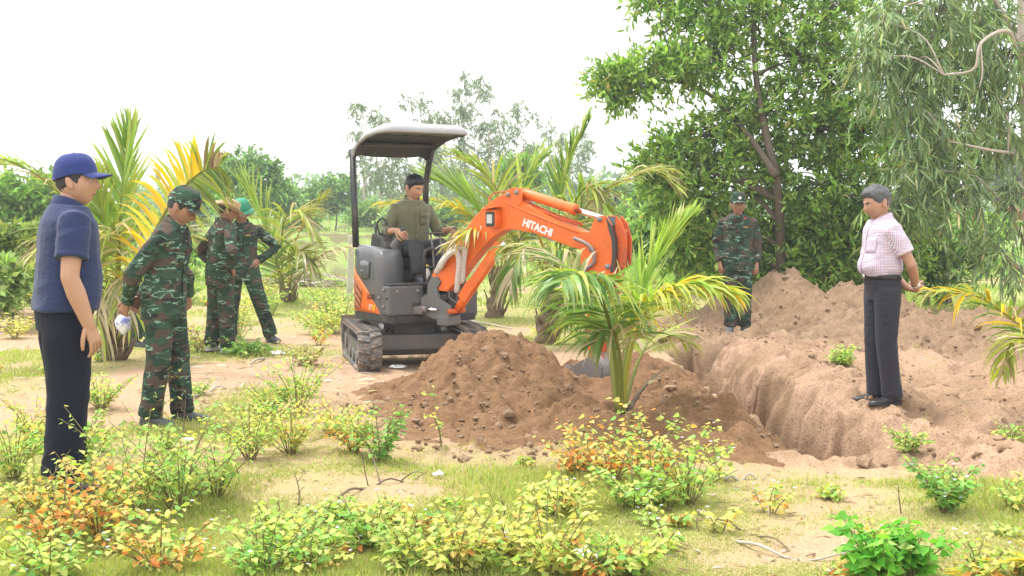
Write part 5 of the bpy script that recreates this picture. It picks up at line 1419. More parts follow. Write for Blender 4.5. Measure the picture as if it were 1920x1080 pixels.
for i, ((px, py, Y, w), lab) in enumerate(zip(far_px, far_lab)):
    r = np.random.default_rng(100 + i); x = (px - 960) / F_PX * Y; zb = gz(x, Y) - .1; topz = W(px, py, Y).z
    lean = r.uniform(-.6, .6); path = [Vector((x + lean * (1 - t) + .25 * r.normal() * t, Y, zb + (topz - zb) * t)) for t in np.linspace(0, 1, 6)]
    s = Y / F_PX; cl = []
    nc = int(5 + (topz - 2) * .95)
    for k in range(nc):
        t = .30 + .68 * (k + r.random()) / nc; j = t * 5; q = path[min(4, int(j))].lerp(path[min(5, int(j) + 1)], j - int(j))
        o = r.normal() * w * s * (1.05 - .6 * t); q = q + Vector((o, r.normal() * .5, 0))
        cl.append((q.x, q.y, q.z, w * s * r.uniform(.28, .6), w * s * .5, w * s * r.uniform(.22, .55)))
    tree('eucalyptus_tree', lab, [(path, .085, .02)], cl, dict(tufts=17, per=11, L=.30, W=.075, pal=PAL_FE, droop=.5, twig=.45, twigs=False), BARK_E, 'eucalyptus row beyond the pond', seed=200 + i)

# round bushy trees in the middle distance
PAL_B1 = [(4, (.18, .34, .09)), (3, (.26, .43, .12)), (2, (.12, .23, .06))]; PAL_B2 = [(4, (.19, .36, .07)), (3, (.30, .47, .10)), (1, (.38, .50, .12))]
def bush_tree(label, px, py, w, h, Y, pal, seed, L=.22, tufts=60, n=9, cat='tree', name='broadleaf_tree'):
    r = np.random.default_rng(seed); x = (px - 960) / F_PX * Y; zb = gz(x, Y) - .1; s = Y / F_PX; ct = W(px, py, Y)
    cl = []
    for k in range(n):
        a = r.uniform(0, 2 * pi); rr = r.random() ** .6; cl.append((ct.x + w * s * .75 * rr * cos(a), Y + w * s * .5 * r.normal() * .5, ct.z + h * s * .75 * rr * sin(a), w * s * r.uniform(.3, .5), w * s * .4, h * s * r.uniform(.28, .45)))
    tree(name, label, [([Vector((x, Y, zb)), Vector((x + .1, Y, (zb + ct.z) / 2)), Vector((x - .05, Y, ct.z))], max(.03, h * s * .05), .03)], cl, dict(tufts=tufts, per=10, L=L, W=L * .5, pal=pal, droop=.15, twig=L * 2, tpl=(QUAD_V, QUAD_F), twigs=False), BARK_A, 'bushy trees around the pond', cat=cat, seed=seed)
bush_tree('round green tree between the left palms and the excavator', 628, 372, 55, 40, 62, PAL_B1, 301)
bush_tree('tall loose green tree above the soldiers in hats', 455, 345, 75, 55, 46, PAL_B1, 302, tufts=80)
bush_tree('green tree left of the yellowing frond tip', 400, 345, 50, 45, 52, PAL_B1, 311, tufts=70)
bush_tree('pale bushy tree beside the left palms, half hidden by fronds', 520, 372, 40, 34, 55, PAL_B1, 303)
bush_tree('bright green round tree behind the boom and palm', 975, 325, 42, 35, 48, PAL_B2, 304)
bush_tree('bushy tree right of the arm, low on the horizon', 1150, 372, 60, 28, 60, PAL_B1, 305)
bush_tree('low broad tree at the left end of the acacias', 1225, 385, 55, 45, 40, PAL_B1, 306, tufts=70)
bush_tree('leafy tree behind the man in the blue cap', 40, 390, 80, 60, 30, PAL_B2, 307, L=.2, tufts=90)
bush_tree('light green bush at the left edge of the picture', 25, 470, 70, 55, 18, [(3, (.22, .32, .07)), (3, (.30, .38, .09)), (1, (.13, .22, .05))], 308, L=.12, tufts=90, cat='bush', name='bush')
bush_tree('grey-green tree far behind the right edge', 1890, 330, 50, 60, 70, PAL_FE, 309, L=.3)
bush_tree('low green thicket right of the soldier at the foot of the acacias', 1260, 455, 60, 40, 22, PAL_B1, 310, L=.16, tufts=70, cat='bush', name='bush')
bush_tree('green bush between the acacia trunks and the right edge', 1840, 440, 60, 26, 34, PAL_B2, 312, L=.2, tufts=70, cat='bush', name='bush')

# loose scrub along the far bank and fields
SCRUB = [(130, 420, 60, 22, 48), (250, 425, 60, 20, 50), (340, 418, 50, 24, 58), (560, 408, 40, 20, 66), (590, 400, 30, 24, 75), (690, 405, 50, 22, 68), (760, 412, 50, 18, 64), (840, 410, 50, 20, 60), (1000, 412, 60, 20, 58), (1080, 405, 50, 24, 62), (1120, 420, 50, 20, 45), (1180, 425, 40, 22, 38), (1215, 440, 45, 26, 30), (1800, 430, 60, 18, 48), (1700, 440, 60, 18, 42), (90, 500, 45, 24, 22), (10, 540, 45, 26, 16), (330, 470, 45, 20, 27), (300, 520, 35, 18, 20)]
SCW = ['left of the big palm', 'behind the big palm', 'behind the yellowing frond', 'left of the round tree', 'at the round tree foot', 'behind the canopy post', 'under the canopy', 'behind the driver', 'behind the boom', 'right of the upright frond', 'behind the arm', 'left of the acacias', 'at the acacia edge', 'behind the right-hand trunks', 'behind the grey-haired man', 'behind the navy man', 'at the left edge', 'between the big palm and the hatted soldier', 'behind the bag-holding soldier']
for k, ((px, py, w, h, Y), wh) in enumerate(zip(SCRUB, SCW)):
    bush_tree('loose light green scrub ' + wh, px, py, w, h, Y, PAL_B2 if k % 2 else [(4, (.28, .42, .11)), (3, (.38, .50, .15)), (2, (.18, .30, .07))], 330 + k, L=.26 if Y > 35 else .15, tufts=45, n=6, cat='bush', name='bush')

# far wood along the horizon: one mass
def far_wood():
    rng = np.random.default_rng(9); g = Geo()
    for k in range(150):
        x = rng.uniform(-110, 120); Y = rng.uniform(150, 210); h = rng.uniform(3.0, 7.5) * (1 + .4 * noise2(x * .03, 0, 4)); w = rng.uniform(4, 8)
        clump_leaves(g, None, (x, Y, .8 + h * .42), (w, 3, h * .55), 40, 9, 1.0, .55, PAL_B1, rng, .1, 1.2, (QUAD_V, QUAD_F), False)
    o = g.build('far_wood', LEAF); tag(o, 'distant wood along the horizon beyond the fields', 'wood', kind='stuff')
far_wood()

# ---------------------------------------------------------------- coconut palms
GR, YG, YL, DR, OL, BR = (.12, .23, .04), (.38, .45, .07), (.75, .50, .02), (.52, .43, .28), (.22, .26, .07), (.24, .17, .10)
BG = (.28, .45, .06)
def frond(parent, pts, nleaf, L, cols, MI, droop=.35, ang=(62, 22), r0=.02, w=.028, start=.16, lift=.15, separate=False, seed=0, rcol=(.26, .28, .06), both=True, flop=0.0, name='frond', roll=0.0, extra=0):
    """pts: rachis control points; cols(u, side, rng) -> rgb of a leaflet"""
    rng = np.random.default_rng(seed); P = bez(pts, 28); n = len(P); g = Geo()
    v, f = tube(P, np.linspace(r0, .0035, n), 6, flat=.8); g.add(v, f, rcol); out = []
    for sd in (1, -1):
        for k in range(nleaf + extra):
            u = start + (1 - start) * ((k if k < nleaf else (k - nleaf) * nleaf / extra) + rng.uniform(-.25, .25) + .5) / nleaf; u = min(.995, max(start, u)); j = u * (n - 1); i = min(n - 2, int(j)); p = P[i].lerp(P[i + 1], j - i)
            t = (P[min(n - 1, i + 2)] - P[max(0, i - 1)]).normalized(); a = t.cross(Vector((0, 0, 1)))
            a = a.normalized() if a.length > .15 else Vector((1, 0, 0))
            a = Quaternion(t, radians(roll)) @ a; b = a.cross(t).normalized(); al = radians(ang[0] + (ang[1] - ang[0]) * u + rng.normal() * 5)
            d = (a * (sd * sin(al)) + t * cos(al) + b * (lift + .12 * rng.normal())).normalized()
            ll = L * (.45 + .55 * math.sin(pi * min(1, .12 + u * .83)) ** .8) * (1 + .1 * rng.normal()); dr = droop * (1 + .35 * rng.normal()) + flop * (rng.random() < .3)
            if u > .9: ll *= .8
            m = 5; wv = d.cross(b).normalized(); tw = rng.normal() * .35; wv = Quaternion(d, tw) @ wv
            pts_, ws = [], (.55, 1.0, .95, .6, .04); q = p.copy(); dd = d.copy(); pv = []
            for s in range(m):
                pv.append(q.copy()); dd = (dd + Vector((0, 0, -1)) * (dr * .42 * (s + .6) / m * 2)).normalized(); q = q + dd * (ll / (m - 1))
            VV = []
            for s in range(m): VV += [tuple(pv[s] - wv * w * .5 * ws[s]), tuple(pv[s] + wv * w * .5 * ws[s])]
            QQ = np.array([(2 * s, 2 * s + 1, 2 * s + 3, 2 * s + 2) for s in range(m - 1)]); c = np.array(cols(u, sd, rng)) * (1 + .12 * rng.normal())
            tipc = c * .55 + np.array(DR) * .45 if rng.random() < .45 else c
            cc = np.array([c, c, c, c, c, c, c * .7 + tipc * .3, c * .7 + tipc * .3, tipc, tipc])
            if separate and k < nleaf: out.append((VV, QQ, cc))
            else: g.add(VV, QQ, cc)
    o = g.build(name, LEAF_PALM, parent, M=MI)
    for VV, QQ, cc in out:
        h = Geo(); h.add(VV, QQ, cc); h.build('leaflet', LEAF_PALM, o, M=MI)
    return o

def palm_trunk(root, pts, r0, r1, MI, seed=1):
    g = Geo(); P = bez(pts, 22); n = len(P); rng = np.random.default_rng(seed)
    rad = [(r0 + (r1 - r0) * i / (n - 1)) * (1 + .10 * ((i % 3) - 1)) for i in range(n)]; v, f = tube(P, rad, 14); v += .02 * noise3(v[:, 0] * 14, v[:, 1] * 14, v[:, 2] * 14, seed)[:, None]; g.add(v, f)
    tr = g.build('trunk', BARK_P, root, M=MI)
    for k in range(14):      # old leaf bases hugging the trunk
        a = k * 2.4; i = 2 + int((n - 5) * k / 14); p = P[i]; o_ = Vector((cos(a), sin(a), 0)); r = rad[i]
        h = Geo(); h.add(*tube([p + o_ * r * .75, p + o_ * r * 1.15 + Vector((0, 0, .09)), p + o_ * r * (1.25 + .5 * rng.random()) + Vector((0, 0, .20 + .1 * rng.random()))], [r * .42, r * .34, r * .12], 7, flat=.4)); h.build('leaf_base', BARK_P, tr, M=MI)
mixc = lambda *opts: (lambda u, s, rng: opts[rng.integers(len(opts))])
def palm(label, px, Y, crown, trunk_r, specs, seed, group='coconut palms', base=None, parts_sep=False):
    b = base if base is not None else gtrunk(px, Y); root = empty('coconut_palm', b); tag(root, label, 'palm tree', group); MI = Matrix.Translation(-b); c = W(*crown)
    if trunk_r: palm_trunk(root, [b, b.lerp(c, .5) + Vector((.03, 0, 0)), c], trunk_r[0], trunk_r[1], MI, seed)
    for k, sp in enumerate(specs):
        pts = [W(*p) for p in sp['p']]; kw = {a: q for a, q in sp.items() if a not in ('p', 'n', 'L', 'c')}
        frond(root, pts, sp['n'], sp['L'], sp['c'], MI, seed=seed * 50 + k, separate=parts_sep and not sp.get('solid'), **{a: q for a, q in kw.items() if a != 'solid'})
    return root
yellow_side = lambda u, s, rng: (YL if rng.random() < .8 else YG) if s > 0 and .15 < u < .80 else ([DR, BR][rng.integers(2)] if s > 0 and rng.random() < .7 else [OL, GR, YG, OL][rng.integers(4)])
palm('big coconut palm with a yellowing frond behind the man in the blue cap', 207, 12.0, (215, 590, 12), (.15, .10), [
    dict(p=[(214, 610, 12), (222, 450, 12), (232, 330, 12.1), (246, 238, 12.2)], n=60, L=.58, c=mixc(YG, BG, BG, (.30, .42, .12)), droop=.08, ang=(46, 14), lift=.25, w=.034, start=.25),
    dict(p=[(210, 610, 12), (192, 450, 12), (182, 330, 12)], n=40, L=.5, c=mixc(BG, YG, (.42, .50, .06)), droop=.04, ang=(30, 8), lift=.2, w=.04, start=.3),
    dict(p=[(222, 640, 11.9), (262, 500, 11.5), (318, 385, 11.2), (372, 326, 11.0), (412, 312, 10.9)], n=66, L=.50, c=yellow_side, droop=.75, ang=(88, 50), lift=.05, w=.034, roll=-72, r0=.028, start=.12),
    dict(p=[(205, 610, 12), (150, 420, 11.8), (80, 335, 11.6), (10, 308, 11.5), (-40, 330, 11.4)], n=44, L=.6, c=mixc(YG, OL, DR, BG), droop=.5, start=.2),
    dict(p=[(205, 610, 12), (170, 470, 11.6), (120, 440, 11.2), (70, 470, 11)], n=36, L=.55, c=mixc(OL, YG, DR), droop=.7, start=.2),
    dict(p=[(215, 610, 12), (250, 500, 12.3), (310, 440, 12.6), (380, 450, 12.9)], n=38, L=.55, c=mixc(OL, GR, DR), droop=.6),
    dict(p=[(205, 600, 11.9), (195, 540, 11.6), (185, 560, 11.4), (180, 640, 11.3)], n=22, L=.6, c=mixc(DR, DR, OL, YG), droop=1.2, rcol=BR),
    dict(p=[(215, 600, 11.9), (232, 520, 11.7), (240, 530, 11.5), (246, 600, 11.4)], n=22, L=.55, c=mixc(DR, OL, YG), droop=1.2, rcol=(.35, .32, .08)),
    dict(p=[(212, 600, 12), (225, 470, 11.9), (205, 430, 11.6), (160, 520, 11.4)], n=26, L=.5, c=mixc(YG, OL, DR), droop=.9)], 21)
palm('ragged young coconut palm behind the two soldiers in hats', 537, 20.0, (536, 545, 20), (.13, .08), [
    dict(p=[(532, 565, 20), (512, 470, 20), (486, 400, 20), (455, 345, 20)], n=34, L=.9, c=mixc(BG, (.20, .30, .08), YG), droop=.10, ang=(52, 20), lift=.2, w=.05, start=.22),
    dict(p=[(538, 565, 20), (545, 480, 20), (570, 420, 20), (612, 362, 20)], n=30, L=.5, c=mixc(YL, YG, OL, DR), droop=.6, ang=(40, 12), w=.03, start=.55, rcol=(.5, .42, .08)),
    dict(p=[(534, 565, 20), (528, 470, 20), (535, 410, 19.8), (565, 400, 19.6), (590, 440, 19.5)], n=34, L=.85, c=mixc(OL, DR, YG, DR), droop=.9, w=.04),
    dict(p=[(536, 570, 20), (520, 490, 19.6), (490, 450, 19.4), (465, 480, 19.3)], n=30, L=.8, c=mixc(OL, YG, GR), droop=.8, w=.04),
    dict(p=[(542, 568, 20), (562, 520, 19.7), (600, 480, 19.5), (655, 462, 19.3)], n=20, L=.55, c=mixc(DR, DR, BR), droop=1.3, w=.03, start=.5, rcol=(.38, .32, .14)),
    dict(p=[(538, 568, 20), (550, 500, 19.8), (562, 470, 19.6), (585, 500, 19.4)], n=26, L=.8, c=mixc(DR, OL, YG), droop=1.0, w=.04)], 22)
palm('coconut palm with wide fans of fronds behind the boom', 925, 17.8, (934, 500, 17.8), (.14, .10), [
    dict(p=[(938, 520, 17.8), (945, 420, 17.6), (920, 335, 17.4), (850, 285, 17.2)], n=44, L=.75, c=mixc(YG, OL, BG, DR), droop=.35, w=.04, rcol=(.42, .38, .08)),
    dict(p=[(934, 520, 17.8), (900, 420, 17.4), (820, 378, 17.2), (720, 380, 17)], n=44, L=.6, c=mixc(YG, YL, OL, (.35, .38, .10)), droop=.55, w=.035, rcol=(.55, .45, .08)),
    dict(p=[(938, 520, 17.8), (915, 420, 17.9), (870, 365, 18), (825, 340, 18.1)], n=36, L=.95, c=mixc(BG, (.24, .36, .09), (.30, .42, .12)), droop=.05, ang=(50, 20), lift=.1, w=.065),
    dict(p=[(942, 520, 17.8), (960, 420, 17.8), (985, 340, 17.9), (1015, 300, 18)], n=34, L=.8, c=mixc(BG, YG, GR), droop=.2, ang=(50, 20), w=.05),
    dict(p=[(940, 520, 17.8), (980, 440, 17.6), (1030, 420, 17.4), (1070, 470, 17.3)], n=34, L=.7, c=mixc(OL, GR, DR), droop=.7, w=.04),
    dict(p=[(932, 520, 17.8), (905, 450, 17.5), (870, 440, 17.2), (840, 490, 17)], n=30, L=.65, c=mixc(OL, DR, YG), droop=.8, w=.04)], 23)
palm('coconut palm with one upright frond to the right of the boom', 1020, 14.3, (1034, 505, 14.3), (.13, .09), [
    dict(p=[(1040, 540, 14.3), (1046, 420, 14.3), (1062, 320, 14.4), (1104, 226, 14.5)], n=36, L=.48, c=mixc(BG, YG, GR), droop=.03, ang=(32, 10), lift=.25, w=.04, start=.42),
    dict(p=[(1040, 540, 14.3), (1070, 430, 14.1), (1130, 360, 13.9), (1215, 322, 13.7), (1260, 345, 13.6)], n=46, L=.6, c=mixc(YG, OL, DR, (.38, .38, .14)), droop=.6, w=.035, rcol=(.45, .40, .10)),
    dict(p=[(1038, 540, 14.3), (1060, 420, 14.0), (1100, 350, 13.8), (1130, 380, 13.6)], n=38, L=.6, c=mixc(OL, YG, BG, DR), droop=.7, w=.035),
    dict(p=[(1034, 540, 14.3), (1010, 440, 13.2), (972, 400, 12.2), (925, 412, 11.5), (880, 430, 11.15), (842, 458, 11.0)], n=44, L=.36, c=mixc(YG, YL, DR, (.40, .36, .14)), droop=.8, w=.026, start=.45, rcol=(.5, .42, .06)),
    dict(p=[(1030, 540, 14.3), (1005, 480, 13.9), (975, 470, 13.6), (955, 540, 13.4)], n=34, L=.6, c=mixc(DR, OL, GR), droop=1.0, w=.035),
    dict(p=[(1036, 540, 14.3), (1046, 480, 14.0), (1066, 480, 13.7), (1075, 560, 13.5)], n=32, L=.55, c=mixc(OL, GR, DR), droop=1.0, w=.035)], 24)
yb = W(1161, 778, 8.15); yb.z = heap_z(yb.x, yb.y) - .03
palm('young bright green coconut palm uprooted on the dirt pile in front of the bucket', 1161, 8.15, (1163, 720, 8.15), None, [
    dict(p=[(1161, 780, 8.15), (1156, 690, 8.1), (1141, 600, 7.95), (1114, 530, 7.7), (1085, 510, 7.45), (1052, 528, 7.2)], n=40, L=.52, c=mixc(GR, (.10, .21, .05), (.20, .33, .08), (.16, .28, .07), YG, YG), droop=1.0, ang=(76, 34), w=.028, extra=34, start=.30, r0=.020, lift=.0),
    dict(p=[(1159, 775, 8.15), (1140, 640, 8.35), (1085, 530, 8.6), (1020, 468, 8.85), (948, 462, 9.05)], n=36, L=.46, c=mixc(OL, DR, YG, GR, (.40, .40, .18)), droop=1.05, w=.024, extra=24, start=.32),
    dict(p=[(1163, 775, 8.15), (1178, 650, 8.2), (1205, 540, 8.3), (1240, 470, 8.35), (1292, 410, 8.45)], n=38, L=.40, c=mixc(BG, (.36, .54, .05), YG), droop=.05, ang=(32, 10), lift=.1, w=.028, extra=24, start=.34),
    dict(p=[(1166, 775, 8.15), (1184, 650, 8.1), (1222, 570, 8.0), (1290, 535, 7.9), (1368, 546, 7.8)], n=36, L=.46, c=mixc(YG, (.55, .56, .08), (.48, .54, .07), BG, YL), droop=1.15, w=.028, extra=34, start=.30, rcol=(.45, .42, .07)),
    dict(p=[(1168, 775, 8.15), (1196, 680, 8.3), (1232, 630, 8.45), (1285, 640, 8.6)], n=20, L=.38, c=mixc(YG, OL, DR), droop=.8, w=.026, start=.4, solid=1),
    dict(p=[(1164, 778, 8.15), (1164, 690, 8.0), (1150, 620, 7.85), (1120, 640, 7.75)], n=16, L=.40, c=mixc(OL, GR, DR), droop=.9, w=.026, start=.45, solid=1),
    dict(p=[(1158, 778, 8.2), (1142, 650, 8.45), (1122, 565, 8.7), (1085, 545, 8.9), (1060, 600, 9.0)], n=30, L=.42, c=mixc(OL, GR, DR, YG), droop=1.0, w=.028, start=.3, solid=1),
    dict(p=[(1164, 778, 8.2), (1172, 660, 8.5), (1160, 580, 8.75), (1130, 570, 8.9), (1112, 640, 9.0)], n=28, L=.40, c=mixc(OL, DR, GR, YG), droop=1.1, w=.028, start=.3, solid=1),
    dict(p=[(1172, 782, 8.15), (1200, 735, 8.2), (1245, 690, 8.25)], n=4, L=.15, c=mixc(BR, DR), droop=1.0, w=.02, start=.6, rcol=(.20, .16, .12), r0=.026, solid=1)], 25, base=yb, parts_sep=True)
rb = Vector((4.15, 8.6, gz(4.15, 8.6) - .05))
palm('coconut palm beyond the right edge with one drooping frond in view', 2020, 8.6, (2010, 690, 8.6), (.12, .09), [
    dict(p=[(2010, 720, 8.6), (1960, 650, 8.5), (1900, 600, 8.4), (1830, 555, 8.3), (1742, 548, 8.2)], n=40, L=.42, c=mixc(YG, OL, GR, (.38, .36, .10), YL), droop=.8, w=.028, start=.15, rcol=(.45, .40, .08)),
    dict(p=[(2010, 720, 8.6), (1960, 640, 8.9), (1900, 640, 9.2), (1880, 700, 9.4)], n=26, L=.38, c=mixc(OL, YG, DR), droop=.8, w=.028),
    dict(p=[(2015, 720, 8.6), (2060, 560, 8.6), (2120, 480, 8.6)], n=30, L=.5, c=mixc(YG, GR), droop=.4)], 26, base=rb)
sb = Vector((2.55, 4.75, gz(2.55, 4.75) - .03))
palm('seedling palm in the bottom right corner with yellow frond', 2080, 4.75, (2050, 1150, 4.75), (.05, .03), [
    dict(p=[(2080, 1200, 4.75), (2010, 1090, 4.8), (1910, 1050, 4.85), (1775, 1082, 4.9)], n=30, L=.22, c=mixc(YL, YG, (.5, .46, .05)), droop=.25, ang=(60, 30), w=.016, r0=.009, rcol=(.5, .42, .06)),
    dict(p=[(2085, 1200, 4.75), (2110, 1060, 4.8), (2180, 1000, 4.85)], n=24, L=.25, c=mixc(YL, YG), droop=.3, w=.016, r0=.009)], 27, base=sb)
# ================================================================ weeds, grass and litter
STEMM = simple('weed_stem', (.20, .17, .07), .8, vary=.4, scale=30)
FLOWER = simple('pale_lilac_flower', (.70, .68, .82), .7, vary=.1)
G1, G2, Y1, Y2, O1, O2, GD, PALE = (.27, .50, .12), (.43, .60, .15), (.60, .62, .17), (.72, .64, .20), (.80, .44, .13), (.72, .27, .08), (.17, .34, .08), (.46, .52, .30)
PALS = {'green': [(4, G1), (5, G2), (3, Y1), (.6, GD)], 'lime': [(2, G1), (5, G2), (4, Y1), (1, Y2)], 'yellow': [(2, G2), (5, Y1), (4, Y2), (1, O1)], 'orange': [(1.5, G2), (2, Y1), (3, Y2), (4, O1), (2, O2)],
        'dark': [(5, GD), (4, G1), (2, G2)], 'pale': [(5, PALE), (2, (.34, .40, .18))], 'mixed': [(3, G1), (3, G2), (3, Y1), (2, Y2), (1.5, O1)], 'dry': [(3, (.40, .32, .18)), (2, (.30, .22, .12)), (2, Y1)], 'vivid': [(5, (.14, .42, .05)), (4, (.22, .50, .06)), (1, G2)]}
def weed(name, label, x, y, h, spread, pal, seed, stems=7, leaf=.045, nodes=11, flowers=0, cat='weed', group='weeds in the grass', tpl=(HEART_V, HEART_F), z=None, hang=.35, lw=.85):
    rng = np.random.default_rng(seed); z = heap_z(x, y) if z is None else z
    root = empty(name, (x, y, z - .01)); tag(root, label, cat, group)
    sg, lg, fg = Geo(), Geo(), Geo(); P, D = [], []; tips = []
    for s in range(stems):
        a = 2 * pi * (s + rng.random()) / stems; hh = h * rng.uniform(.35, 1.05); out = spread * rng.uniform(.25, 1.0)
        b = np.array([cos(a), sin(a), 0]); p0 = b * .02; p1 = b * out * .45 + (0, 0, hh * .55); p2 = b * out + (rng.normal() * .02, rng.normal() * .02, hh)
        path = bez([tuple(p0), tuple(p1), tuple(p2)], 7); sg.add(*tube(path, np.linspace(.0042, .0014, 7), 4, cap=False)); tips.append(path[-1])
        subs = [path]
        for k in range(2):
            q = path[2 + 2 * k]; a2 = a + rng.uniform(-1.3, 1.3); e = q + Vector((cos(a2), sin(a2), rng.uniform(.4, 1.1))) * h * rng.uniform(.18, .34); sp = bez([q, q.lerp(e, .5) + Vector((0, 0, .01)), e], 5); subs.append(sp); sg.add(*tube(sp, np.linspace(.0026, .001, 5), 3, cap=False)); tips.append(e)
        for pi_, pa in enumerate(subs):
            nn = nodes if pi_ == 0 else max(4, nodes // 2)
            for k in range(nn):
                u = (.22 if pi_ == 0 else .25) + .78 * (k + rng.random()) / nn; j = min(len(pa) - 1.001, u * (len(pa) - 1)); i = int(j); q = pa[i].lerp(pa[i + 1], j - i); aa = k * 2.4 + rng.normal() * .4
                d = np.array([cos(aa), sin(aa), .15 - 1.1 * hang * rng.random() - .15]); P.append(np.array(q) + d * .012); D.append(d)
    P, D = np.array(P), np.array(D); n = len(P); sz = leaf * (.6 + .6 * rng.random(n)) * (1 - .25 * P[:, 2] / h)
    col = pick(PALS[pal], n, rng, .14)
    if pal in ('orange', 'mixed'):  # older, lower leaves turn first
        old = (P[:, 2] < h * .5) & (rng.random(n) < .5); col[old] = pick([(3, O1), (2, O2), (2, Y2)], int(old.sum()), rng, .14)
    leaves(lg, P, D, sz * 1.15, sz * lw, col, rng, tpl, nh=rng.normal(size=(n, 3)) * .45 + (0, 0, 1))
    sg.build('stems', STEMM, root); o = lg.build('leaves', LEAF_DRY, root); o['kind'] = 'stuff'
    if flowers:
        fi = rng.choice(len(tips), min(flowers, len(tips)), replace=False)
        for k in fi:
            q = np.array(tips[k]) + (0, 0, .012); m = 9; a = np.arange(m) * 2 * pi / m; d = np.stack([np.cos(a), np.sin(a), .35 + 0 * a], -1); leaves(fg, np.tile(q, (m, 1)), d, .011, .006, np.ones((m, 3)), rng, (QUAD_V, QUAD_F))
        fo = fg.build('flowers', FLOWER, root); fo['kind'] = 'stuff'
    return root
def gxy(px, py): Y = EYE * F_PX / (py - HORIZ); return (px - 960) / F_PX * Y, Y
